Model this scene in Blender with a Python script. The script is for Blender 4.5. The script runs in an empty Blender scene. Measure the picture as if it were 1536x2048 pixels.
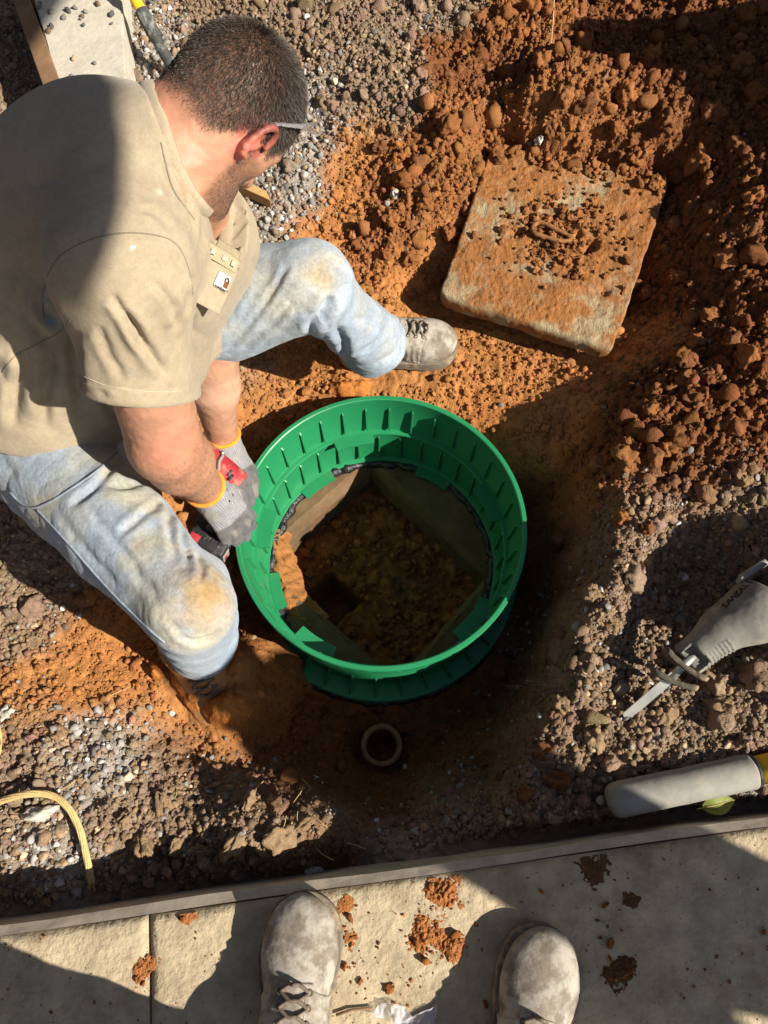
import bpy, bmesh, math, random
import numpy as np
from mathutils import Vector, Matrix
from mathutils.bvhtree import BVHTree

random.seed(7); rng = np.random.default_rng(7)
SC = bpy.context.scene
COL = SC.collection

# ------------------------------------------------------------------ camera, sky, sun, exposure
TILT = math.radians(21); CAM_Z = 1.45
cd = bpy.data.cameras.new('camera'); cam = bpy.data.objects.new('camera', cd); COL.objects.link(cam)
cam.location = (0, 0, CAM_Z); cam.rotation_euler = (TILT, 0, 0)
cd.sensor_fit = 'VERTICAL'; cd.sensor_height = 36.0; cd.lens = 36.0*1479/2048
cd.clip_start = 0.02; cd.clip_end = 500
SC.camera = cam
SUN_AZ = math.radians(-26); SUN_EL = math.radians(38)          # direction towards the sun
SDIR = Vector((math.cos(SUN_AZ)*math.cos(SUN_EL), math.sin(SUN_AZ)*math.cos(SUN_EL), math.sin(SUN_EL)))
W = bpy.data.worlds.new('World'); SC.world = W; W.use_nodes = True
wn = W.node_tree.nodes; wl = W.node_tree.links
bg = wn['Background']; sky = wn.new('ShaderNodeTexSky'); sky.sky_type = 'NISHITA'; sky.sun_disc = False
sky.sun_elevation = SUN_EL; sky.sun_rotation = math.pi/2 - SUN_AZ
wl.new(sky.outputs[0], bg.inputs[0]); bg.inputs[1].default_value = 0.05
sl = bpy.data.lights.new('sun', 'SUN'); sl.energy = 5.0; sl.angle = math.radians(0.53); sl.color = (1.0, 0.93, 0.82)
so = bpy.data.objects.new('sun', sl); COL.objects.link(so)
so.rotation_euler = SDIR.to_track_quat('Z', 'Y').to_euler()
SC.view_settings.view_transform = 'Standard'; SC.view_settings.look = 'None'
SC.view_settings.exposure = 0.82; SC.view_settings.gamma = 1.0; SC.view_settings.use_curve_mapping = False
SC.render.engine = 'CYCLES'
SC.cycles.max_bounces = 6; SC.cycles.use_denoising = True

# ------------------------------------------------------------------ helpers
TC, TS, FPX = math.cos(TILT), math.sin(TILT), 1479.0
def PD(u, v, d):                       # photograph point + distance along the view axis -> place
    x = (u-768)/FPX*d; y = (1024-v)/FPX*d
    return np.array([x, y*TC+d*TS, CAM_Z+y*TS-d*TC])
def P(u, v, z):                        # photograph point + height -> place
    return PD(u, v, (z-CAM_Z)/((1024-v)/FPX*TS-TC))
def toworld(c):                        # camera axes -> world axes
    return np.array([c[0], c[1]*TC-c[2]*TS, c[1]*TS+c[2]*TC])
def nrm(a): a = np.asarray(a, float); return a/np.linalg.norm(a)

PERM = np.random.default_rng(3).permutation(256).astype(np.int32); PERM = np.concatenate([PERM, PERM, PERM])
GR = np.random.default_rng(4).normal(size=(256, 3)).astype(np.float32); GR /= np.linalg.norm(GR, axis=1)[:, None]
def noise(p, s=1.0, o=0.0):            # gradient noise on (N,3), about -1..1
    q = np.asarray(p, np.float32)*np.float32(s)+np.float32(o)
    i = np.floor(q).astype(np.int32); f = q-i; u = f*f*f*(f*(f*6-15)+10); i &= 255
    out = 0
    for dx in (0, 1):
        for dy in (0, 1):
            for dz in (0, 1):
                h = PERM[PERM[PERM[i[:, 0]+dx]+i[:, 1]+dy]+i[:, 2]+dz] & 255
                g = GR[h]
                d = g[:, 0]*(f[:, 0]-dx)+g[:, 1]*(f[:, 1]-dy)+g[:, 2]*(f[:, 2]-dz)
                w = (u[:, 0] if dx else 1-u[:, 0])*(u[:, 1] if dy else 1-u[:, 1])*(u[:, 2] if dz else 1-u[:, 2])
                out = out+d*w
    return out*1.5
def fbm(p, s, o=0.0, n=3):
    r = 0; a = 1
    for k in range(n): r = r+a*noise(p, s*2**k, o+17.3*k); a *= .5
    return r
def sstep(a, b, x):
    t = np.clip((x-a)/(b-a), 0, 1); return t*t*(3-2*t)

def tag(o, label=None, cat=None, group=None, kind=None):
    if label: o['label'] = label
    if cat: o['category'] = cat
    if group: o['group'] = group
    if kind: o['kind'] = kind
    return o
def thing(name, label, cat, loc=(0, 0, 0), group=None):
    o = bpy.data.objects.new(name, None); COL.objects.link(o); o.location = [float(x) for x in loc]
    o.empty_display_size = .05
    return tag(o, label, cat, group)
def origin(par):
    l = Vector((0, 0, 0))
    while par is not None: l = l+Vector(par.location); par = par.parent
    return np.array(l)
def mesh(name, V, Fc, mat, parent=None, smooth=True, col=None, local=False):
    """world-space verts -> ONE mesh object (kept at its parent's origin)."""
    V = np.asarray(V, np.float32).reshape(-1, 3)
    if parent is not None and not local: V = V-origin(parent).astype(np.float32)
    me = bpy.data.meshes.new(name)
    if isinstance(Fc, np.ndarray):
        n, k = Fc.shape
        me.vertices.add(len(V)); me.vertices.foreach_set('co', V.ravel())
        me.loops.add(n*k); me.loops.foreach_set('vertex_index', Fc.astype(np.int32).ravel())
        me.polygons.add(n); me.polygons.foreach_set('loop_start', np.arange(0, n*k, k, dtype=np.int32))
        me.polygons.foreach_set('loop_total', np.full(n, k, np.int32))
    else:
        me.from_pydata([tuple(map(float, v)) for v in V], [], [tuple(int(i) for i in f) for f in Fc])
    me.update(calc_edges=True); me.validate()
    if smooth: me.polygons.foreach_set('use_smooth', np.ones(len(me.polygons), bool))
    if col is not None:
        a = me.color_attributes.new('Col', 'FLOAT_COLOR', 'POINT')
        c = np.ones((len(V), 4), np.float32); c[:, :3] = col; a.data.foreach_set('color', c.ravel())
    if mat: me.materials.append(mat)
    o = bpy.data.objects.new(name, me); COL.objects.link(o)
    if parent is not None: o.parent = parent
    return o
def dup(o, parent, loc=None, rot=None):
    c = o.copy(); COL.objects.link(c); c.parent = parent
    if loc is not None: c.location = loc
    if rot is not None: c.rotation_euler = rot
    return c

def box(c, size, R=None, bev=0.0, seg=2):
    """bevelled box; R columns = local axes."""
    bm = bmesh.new(); bmesh.ops.create_cube(bm, size=1)
    for v in bm.verts: v.co = Vector((v.co.x*size[0], v.co.y*size[1], v.co.z*size[2]))
    if bev: bmesh.ops.bevel(bm, geom=bm.edges[:], offset=bev, segments=seg, affect='EDGES', profile=.5)
    bm.verts.index_update()
    V = np.array([v.co[:] for v in bm.verts]); Fc = [[v.index for v in f.verts] for f in bm.faces]; bm.free()
    if R is not None: V = V@np.asarray(R).T
    return V+np.asarray(c), Fc
def join(parts):
    V = []; Fc = []; n = 0
    for v, f in parts:
        V.append(np.asarray(v, float)); Fc += [[int(i)+n for i in q] for q in f]; n += len(v)
    return np.concatenate(V), Fc
def tube(pts, r, n=8, cap=True, squash=None):
    pts = np.asarray(pts, float); m = len(pts); r = np.broadcast_to(np.asarray(r, float), (m,))
    T = np.gradient(pts, axis=0); T /= np.linalg.norm(T, axis=1)[:, None]+1e-12
    up = np.array([0, 0, 1.]) if abs(T[0, 2]) < .9 else np.array([1., 0, 0])
    V = []; 
    nn = nrm(np.cross(T[0], up))
    for k in range(m):
        nn = nn-T[k]*(nn@T[k]); nn = nrm(nn); b = np.cross(T[k], nn)
        a = np.linspace(0, 2*np.pi, n, endpoint=False)
        V.append(pts[k]+r[k]*(np.cos(a)[:, None]*nn+np.sin(a)[:, None]*b*(squash or 1)))
    Fc = [[k*n+j, k*n+(j+1) % n, (k+1)*n+(j+1) % n, (k+1)*n+j] for k in range(m-1) for j in range(n)]
    if cap: Fc += [list(range(n))[::-1], [(m-1)*n+j for j in range(n)]]
    return np.concatenate(V), Fc
def spline(pts, n=40):
    pts = np.asarray(pts, float); m = len(pts); out = []
    for t in np.linspace(0, m-1-1e-6, n):
        i = int(t); f = t-i; p0 = pts[max(i-1, 0)]; p1 = pts[i]; p2 = pts[min(i+1, m-1)]; p3 = pts[min(i+2, m-1)]
        out.append(.5*(2*p1+(p2-p0)*f+(2*p0-5*p1+4*p2-p3)*f*f+(3*p1-p0-3*p2+p3)*f**3))
    return np.array(out)
def lathe(prof, n=160, a0=0, a1=2*np.pi, closed=True):
    prof = np.asarray(prof, float); m = len(prof); full = abs(a1-a0-2*np.pi) < 1e-6
    a = np.linspace(a0, a1, n, endpoint=not full); V = np.zeros((n, m, 3))
    V[:, :, 0] = prof[None, :, 0]*np.cos(a)[:, None]; V[:, :, 1] = prof[None, :, 0]*np.sin(a)[:, None]; V[:, :, 2] = prof[None, :, 1]
    Fc = []; nn = n if full else n-1
    for i in range(nn):
        for j in range(m if closed else m-1):
            Fc.append([i*m+j, ((i+1) % n)*m+j, ((i+1) % n)*m+(j+1) % m, i*m+(j+1) % m])
    if not full and closed: Fc += [list(range(m)), [(n-1)*m+j for j in range(m)][::-1]]
    return V.reshape(-1, 3), Fc

# ---- implicit surfaces -> mesh (surface nets, evaluated only near the surface)
def cap(p, a, b, ra, rb):
    a = np.asarray(a, np.float32); ba = np.asarray(b, np.float32)-a; t = np.clip((p-a)@ba/(ba@ba), 0, 1)
    return np.linalg.norm(p-(a+t[:, None]*ba), axis=1)-(ra+(rb-ra)*t)
def ell(p, c, rad, R=None):
    q = p-np.asarray(c, np.float32)
    if R is not None: q = q@np.asarray(R, np.float32)
    rad = np.asarray(rad, np.float32)
    k0 = np.linalg.norm(q/rad, axis=1); k1 = np.linalg.norm(q/(rad*rad), axis=1)+1e-9
    return k0*(k0-1)/k1
def smin(a, b, k):
    h = np.clip(.5+.5*(b-a)/k, 0, 1); return b+(a-b)*h-k*h*(1-h)
def smax(a, b, k): return -smin(-a, -b, k)
def nets(f, lo, hi, h, C=4):
    lo = np.asarray(lo, float); hi = np.asarray(hi, float)
    nc = np.ceil((hi-lo)/(h*C)).astype(int)+1; H = h*C
    g = np.stack(np.meshgrid(*[lo[k]+(np.arange(nc[k])+.5)*H-.5*h for k in range(3)], indexing='ij'), -1).reshape(-1, 3).astype(np.float32)
    d = f(g); near = (np.abs(d) < H*1.35).reshape(nc)
    big = np.where(d < 0, -1., 1.).astype(np.float32).reshape(nc)
    A = big.repeat(C, 0).repeat(C, 1).repeat(C, 2)
    M = near.repeat(C, 0).repeat(C, 1).repeat(C, 2)
    idx = np.argwhere(M); pts = (lo+idx*h).astype(np.float32)
    A[M] = f(pts)
    S = A < 0
    n = np.array(A.shape)-1
    cnt = np.zeros(n, np.int8)
    for a in (0, 1):
        for b in (0, 1):
            for c in (0, 1): cnt += S[a:n[0]+a, b:n[1]+b, c:n[2]+c]
    cells = np.argwhere((cnt > 0) & (cnt < 8)); ids = -np.ones(n, np.int64); ids[tuple(cells.T)] = np.arange(len(cells))
    acc = np.zeros((len(cells), 3)); num = np.zeros(len(cells))
    cor = [(a, b, c) for a in (0, 1) for b in (0, 1) for c in (0, 1)]
    for i in range(8):
        for j in range(i+1, 8):
            if sum(abs(np.array(cor[i])-np.array(cor[j]))) != 1: continue
            p = cells+cor[i]; q = cells+cor[j]; va = A[tuple(p.T)]; vb = A[tuple(q.T)]
            m = (va < 0) != (vb < 0); t = np.where(m, va/np.where(m, va-vb, 1), 0)
            acc += np.where(m[:, None], p+(q-p)*t[:, None], 0); num += m
    V = lo+acc/num[:, None]*h
    Q = []
    for ax in range(3):
        u, w = [(1, 2), (2, 0), (0, 1)][ax]
        s0 = [slice(0, n[k]) for k in range(3)]; s1 = list(s0); s1[ax] = slice(1, n[ax]+1)
        a = S[tuple(s0)]; b = S[tuple(s1)]
        e = np.argwhere(a != b); e = e[(e[:, u] > 0) & (e[:, w] > 0)]
        fl = a[tuple(e.T)]
        du = np.zeros(3, int); du[u] = 1; dw = np.zeros(3, int); dw[w] = 1
        q = np.stack([ids[tuple((e-du-dw).T)], ids[tuple((e-dw).T)], ids[tuple(e.T)], ids[tuple((e-du).T)]], 1)
        q[~fl] = q[~fl][:, ::-1]; Q.append(q[(q >= 0).all(1)])
    return V, np.concatenate(Q)
def normals(V, Q):
    n = np.cross(V[Q[:, 2]]-V[Q[:, 0]], V[Q[:, 3]]-V[Q[:, 1]]) if Q.shape[1] == 4 else np.cross(V[Q[:, 1]]-V[Q[:, 0]], V[Q[:, 2]]-V[Q[:, 0]])
    N = np.zeros_like(V)
    for k in range(Q.shape[1]): 
        for a in range(3): N[:, a] += np.bincount(Q[:, k], n[:, a], len(V))
    return N/(np.linalg.norm(N, axis=1)[:, None]+1e-12)
def bvh(V, Fc): return BVHTree.FromPolygons([tuple(v) for v in np.asarray(V).tolist()], [list(map(int, f)) for f in Fc])
def onto(tree, u, v, lift=0.0):        # where the sight line of a photograph point meets a surface
    o = Vector((0, 0, CAM_Z)); d = Vector(PD(u, v, 1.0))-o; d.normalize()
    h, n, i, t = tree.ray_cast(o, d)
    if h is None: return None, None
    if n.dot(d) > 0: n = -n
    return np.array(h+n*lift), np.array(n)

# ------------------------------------------------------------------ materials
def newmat(name):
    m = bpy.data.materials.new(name); m.use_nodes = True
    return m, m.node_tree.nodes, m.node_tree.links, m.node_tree.nodes['Principled BSDF']
def mat(name, col, rough=.8, var=.25, vs=30, bump=.3, bs=120, bd=.002, attr=False, metal=0, dust=None, spec=.3, dustamt=.5, ds=14, sss=0, fine=None):
    """painted/earthy surface: base colour (or the Col attribute) with mottling, dust patches and relief."""
    m, N, L, b = newmat(name)
    tc = N.new('ShaderNodeTexCoord'); 
    if attr:
        a = N.new('ShaderNodeAttribute'); a.attribute_name = 'Col'; base = a.outputs['Color']
    else:
        a = N.new('ShaderNodeRGB'); a.outputs[0].default_value = (*col, 1); base = a.outputs[0]
    n1 = N.new('ShaderNodeTexNoise'); n1.inputs['Scale'].default_value = vs; n1.inputs['Detail'].default_value = 6; n1.inputs['Roughness'].default_value = .65
    L.new(tc.outputs['Object'], n1.inputs['Vector'])
    mr = N.new('ShaderNodeMapRange'); mr.inputs[1].default_value = .25; mr.inputs[2].default_value = .75
    mr.inputs[3].default_value = 1-var; mr.inputs[4].default_value = 1+var; L.new(n1.outputs['Fac'], mr.inputs[0])
    mx = N.new('ShaderNodeVectorMath'); mx.operation = 'SCALE'; L.new(base, mx.inputs[0]); L.new(mr.outputs[0], mx.inputs['Scale'])
    out = mx.outputs[0]
    if dust:
        n2 = N.new('ShaderNodeTexNoise'); n2.inputs['Scale'].default_value = ds; n2.inputs['Detail'].default_value = 8; n2.inputs['Roughness'].default_value = .7
        L.new(tc.outputs['Object'], n2.inputs['Vector'])
        r2 = N.new('ShaderNodeMapRange'); r2.interpolation_type = 'SMOOTHSTEP'; r2.inputs[1].default_value = .62-.3*dustamt; r2.inputs[2].default_value = .8-.3*dustamt
        r2.inputs[3].default_value = .0; r2.inputs[4].default_value = min(1, .5+dustamt*.5); L.new(n2.outputs['Fac'], r2.inputs[0])
        mm = N.new('ShaderNodeMix'); mm.data_type = 'RGBA'; L.new(r2.outputs[0], mm.inputs['Factor']); L.new(out, mm.inputs['A']); mm.inputs['B'].default_value = (*dust, 1)
        out = mm.outputs['Result']
    L.new(out, b.inputs['Base Color'])
    b.inputs['Roughness'].default_value = rough; b.inputs['Metallic'].default_value = metal; b.inputs['Specular IOR Level'].default_value = spec
    if sss: b.inputs['Subsurface Weight'].default_value = sss; b.inputs['Subsurface Radius'].default_value = (.008, .003, .0015); b.inputs['Subsurface Scale'].default_value = 1
    if bump:
        nb = N.new('ShaderNodeTexNoise'); nb.inputs['Scale'].default_value = bs; nb.inputs['Detail'].default_value = 5; nb.inputs['Roughness'].default_value = .6
        L.new(tc.outputs['Object'], nb.inputs['Vector'])
        bp = N.new('ShaderNodeBump'); bp.inputs['Strength'].default_value = bump; bp.inputs['Distance'].default_value = bd
        L.new(nb.outputs['Fac'], bp.inputs['Height']); L.new(bp.outputs[0], b.inputs['Normal'])
    return m
def fabric(name, col, attr, freq, bump, var=.12, knit=False):
    m, N, L, b = newmat(name)
    tc = N.new('ShaderNodeTexCoord')
    if attr: a = N.new('ShaderNodeAttribute'); a.attribute_name = 'Col'; base = a.outputs['Color']
    else: a = N.new('ShaderNodeRGB'); a.outputs[0].default_value = (*col, 1); base = a.outputs[0]
    n1 = N.new('ShaderNodeTexNoise'); n1.inputs['Scale'].default_value = freq*2.2; n1.inputs['Detail'].default_value = 2
    w1 = N.new('ShaderNodeTexNoise'); w1.inputs['Scale'].default_value = freq*.45; w1.inputs['Detail'].default_value = 3
    n2 = N.new('ShaderNodeTexNoise'); n2.inputs['Scale'].default_value = 22; n2.inputs['Detail'].default_value = 6; n2.inputs['Roughness'].default_value = .65
    for q in (w1, n1, n2): L.new(tc.outputs['Object'], q.inputs['Vector'])
    ad = N.new('ShaderNodeMath'); ad.operation = 'ADD'; L.new(w1.outputs['Fac'], ad.inputs[0]); L.new(n1.outputs['Fac'], ad.inputs[1])
    r1 = N.new('ShaderNodeMapRange'); r1.inputs[1].default_value = .7; r1.inputs[2].default_value = 1.3; r1.inputs[3].default_value = 1-var; r1.inputs[4].default_value = 1+var
    L.new(ad.outputs[0], r1.inputs[0])
    r2 = N.new('ShaderNodeMapRange'); r2.inputs[1].default_value = .3; r2.inputs[2].default_value = .7; r2.inputs[3].default_value = 1-var; r2.inputs[4].default_value = 1+var
    L.new(n2.outputs['Fac'], r2.inputs[0])
    mu = N.new('ShaderNodeMath'); mu.operation = 'MULTIPLY'; L.new(r1.outputs[0], mu.inputs[0]); L.new(r2.outputs[0], mu.inputs[1])
    mx = N.new('ShaderNodeVectorMath'); mx.operation = 'SCALE'; L.new(base, mx.inputs[0]); L.new(mu.outputs[0], mx.inputs['Scale'])
    L.new(mx.outputs[0], b.inputs['Base Color']); b.inputs['Roughness'].default_value = .95; b.inputs['Specular IOR Level'].default_value = .15
    b.inputs['Sheen Weight'].default_value = .15
    bp = N.new('ShaderNodeBump'); bp.inputs['Strength'].default_value = bump; bp.inputs['Distance'].default_value = .0012
    L.new(ad.outputs[0], bp.inputs['Height']); L.new(bp.outputs[0], b.inputs['Normal'])
    return m
M = {}
M['soil'] = mat('loose_soil', None, rough=1, var=.30, vs=60, bump=1.0, bs=260, bd=.006, attr=True, spec=.08)
M['clod'] = mat('soil_lumps', None, rough=1, var=.28, vs=90, bump=1.0, bs=330, bd=.005, attr=True, spec=.08)
M['stone'] = mat('crushed_stone', None, rough=.9, var=.2, vs=120, bump=.5, bs=500, bd=.0015, attr=True, spec=.2)
M['concrete'] = mat('dusty_concrete', (.40, .325, .215), rough=.95, var=.34, vs=19, bump=.9, bs=60, bd=.006, dust=(.25, .17, .095), dustamt=.40, ds=6, spec=.12)
M['kerb'] = mat('pale_concrete', (.47, .43, .35), rough=.9, var=.16, vs=18, bump=.6, bs=60, bd=.004, dust=(.36, .31, .22), dustamt=.25, ds=9)
M['lid'] = mat('soil_caked_concrete', None, rough=.97, var=.2, vs=70, bump=1.0, bs=240, bd=.006, attr=True, spec=.1)
M['board'] = mat('grey_form_board', (.46, .385, .30), rough=.95, var=.3, vs=22, bump=.4, bs=50, dust=(.36, .30, .22), dustamt=.3)
M['wood'] = mat('brown_timber', (.20, .115, .06), rough=.85, var=.3, vs=14, bump=.5, bs=60, dust=(.30, .20, .12), dustamt=.3)
M['stake'] = mat('yellow_timber', (.50, .30, .12), rough=.85, var=.2, vs=20, bump=.4, bs=80, dust=(.45, .18, .05), dustamt=.4, ds=30)
M['green'] = mat('green_plastic', (.016, .205, .078), rough=.42, var=.1, vs=9, bump=.05, bs=220, bd=.001, spec=.45, dust=(.12, .17, .075), dustamt=.16, ds=16)
M['sealant'] = mat('black_sealant', (.012, .012, .013), rough=.35, var=.4, vs=60, bump=.8, bs=90, bd=.006, spec=.6)
M['tank'] = mat('stained_tank_concrete', (.15, .095, .05), rough=.85, var=.45, vs=13, bump=.6, bs=55, bd=.004, dust=(.15, .065, .025), dustamt=.4, ds=12)
M['pipe'] = mat('muddy_pipe', (.16, .09, .048), rough=.85, var=.3, vs=30, bump=.4, bs=90, dust=(.3, .14, .05), dustamt=.4)
M['skin'] = mat('skin', None, rough=.5, var=.12, vs=34, bump=.35, bs=330, bd=.0012, attr=True, spec=.35, sss=.12)
M['hair'] = mat('dark_hair', None, rough=.5, var=.1, vs=40, bump=0, attr=True, spec=.4)
M['shirt'] = fabric('tan_jersey', (.40, .32, .20), True, 300, .5, .10)
M['denim'] = fabric('washed_denim', None, True, 330, .8, .2)
M['knit'] = fabric('grey_knit', (.36, .35, .36), True, 170, .9, .14)
M['cuff'] = fabric('orange_cuff', (.75, .27, .03), False, 260, .6, .1)
M['boot'] = mat('dusty_leather', (.20, .165, .125), rough=.78, var=.3, vs=26, bump=.55, bs=95, bd=.002, dust=(.40, .365, .31), dustamt=.72, ds=21, spec=.25)
M['sole'] = mat('dusty_rubber', (.15, .125, .095), rough=.9, var=.3, vs=40, bump=.5, bs=120, dust=(.40, .30, .18), dustamt=.5, ds=24)
M['mudboot'] = mat('mud_caked_leather', (.20, .17, .14), rough=.9, var=.3, vs=30, bump=.8, bs=80, bd=.004, dust=(.42, .19, .06), dustamt=.85, ds=16)
M['lace'] = mat('boot_lace', (.16, .12, .09), rough=.9, var=.3, vs=90, bump=.5, bs=300, dust=(.36, .30, .22), dustamt=.4, ds=40)
M['black'] = mat('dusty_black_plastic', (.02, .02, .021), rough=.55, var=.3, vs=30, bump=.3, bs=120, dust=(.25, .22, .19), dustamt=.28, ds=30)
M['red'] = mat('dusty_red_plastic', (.34, .026, .032), rough=.6, var=.25, vs=30, bump=.3, bs=120, dust=(.36, .20, .16), dustamt=.5, ds=34)
M['rubber'] = mat('dusty_grey_rubber', (.19, .18, .155), rough=.8, var=.25, vs=24, bump=.4, bs=90, bd=.002, dust=(.36, .32, .24), dustamt=.36, ds=17)
M['steel'] = mat('scratched_steel', (.55, .54, .50), rough=.42, var=.2, vs=25, bump=.1, bs=140, metal=.75, dust=(.42, .38, .30), dustamt=.3, ds=22)
M['mudsteel'] = mat('muddy_steel', (.10, .085, .06), rough=.8, var=.3, vs=30, bump=.6, bs=110, dust=(.32, .22, .12), dustamt=.5, ds=26)
M['rustloop'] = mat('rusty_loop', (.20, .09, .035), rough=.95, var=.4, vs=60, bump=.8, bs=160, dust=(.34, .15, .05), dustamt=.5, ds=50)
M['foam'] = mat('grey_foam_grip', (.25, .24, .205), rough=.85, var=.2, vs=22, bump=.35, bs=130, bd=.0015, dust=(.33, .30, .24), dustamt=.35, ds=15)
M['yellow'] = mat('yellow_fibreglass', (.72, .43, .02), rough=.45, var=.08, vs=18, bump=.1, dust=(.55, .42, .22), dustamt=.12)
M['greygrip'] = mat('dusty_dark_grip', (.055, .06, .055), rough=.7, var=.3, vs=30, bump=.4, bs=120, dust=(.34, .34, .31), dustamt=.45, ds=26)
M['straw'] = mat('pale_fibre', (.52, .37, .16), rough=.9, var=.3, vs=60, bump=.6, bs=260)
M['darkboard'] = mat('dark_stained_board', (.045, .042, .04), rough=.8, var=.25, vs=12, bump=.3, bs=50)
M['leaf'] = mat('yellow_green_leaf', (.15, .17, .03), rough=.6, var=.3, vs=50, bump=.3, bs=140)
M['white'] = mat('white_print', (.55, .54, .51), rough=.8, var=.05, bump=0)
M['ink'] = mat('dark_print', (.03, .03, .035), rough=.8, var=.05, bump=0)
M['brownprint'] = mat('brown_print', (.16, .055, .015), rough=.8, var=.05, bump=0)
M['cloth'] = mat('dark_work_cloth', (.05, .055, .07), rough=.95, var=.15)
def clear(name, col, trans, rough, alpha=1.0):
    m, N, L, b = newmat(name); b.inputs['Base Color'].default_value = (*col, 1); b.inputs['Roughness'].default_value = rough
    b.inputs['Transmission Weight'].default_value = trans; b.inputs['IOR'].default_value = 1.3; b.inputs['Alpha'].default_value = alpha
    return m
M['lens'] = clear('clear_plastic', (.8, .8, .82), .8, .12, .75)
M['film'] = clear('crumpled_film', (.85, .82, .86), .55, .25, .7)
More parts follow.
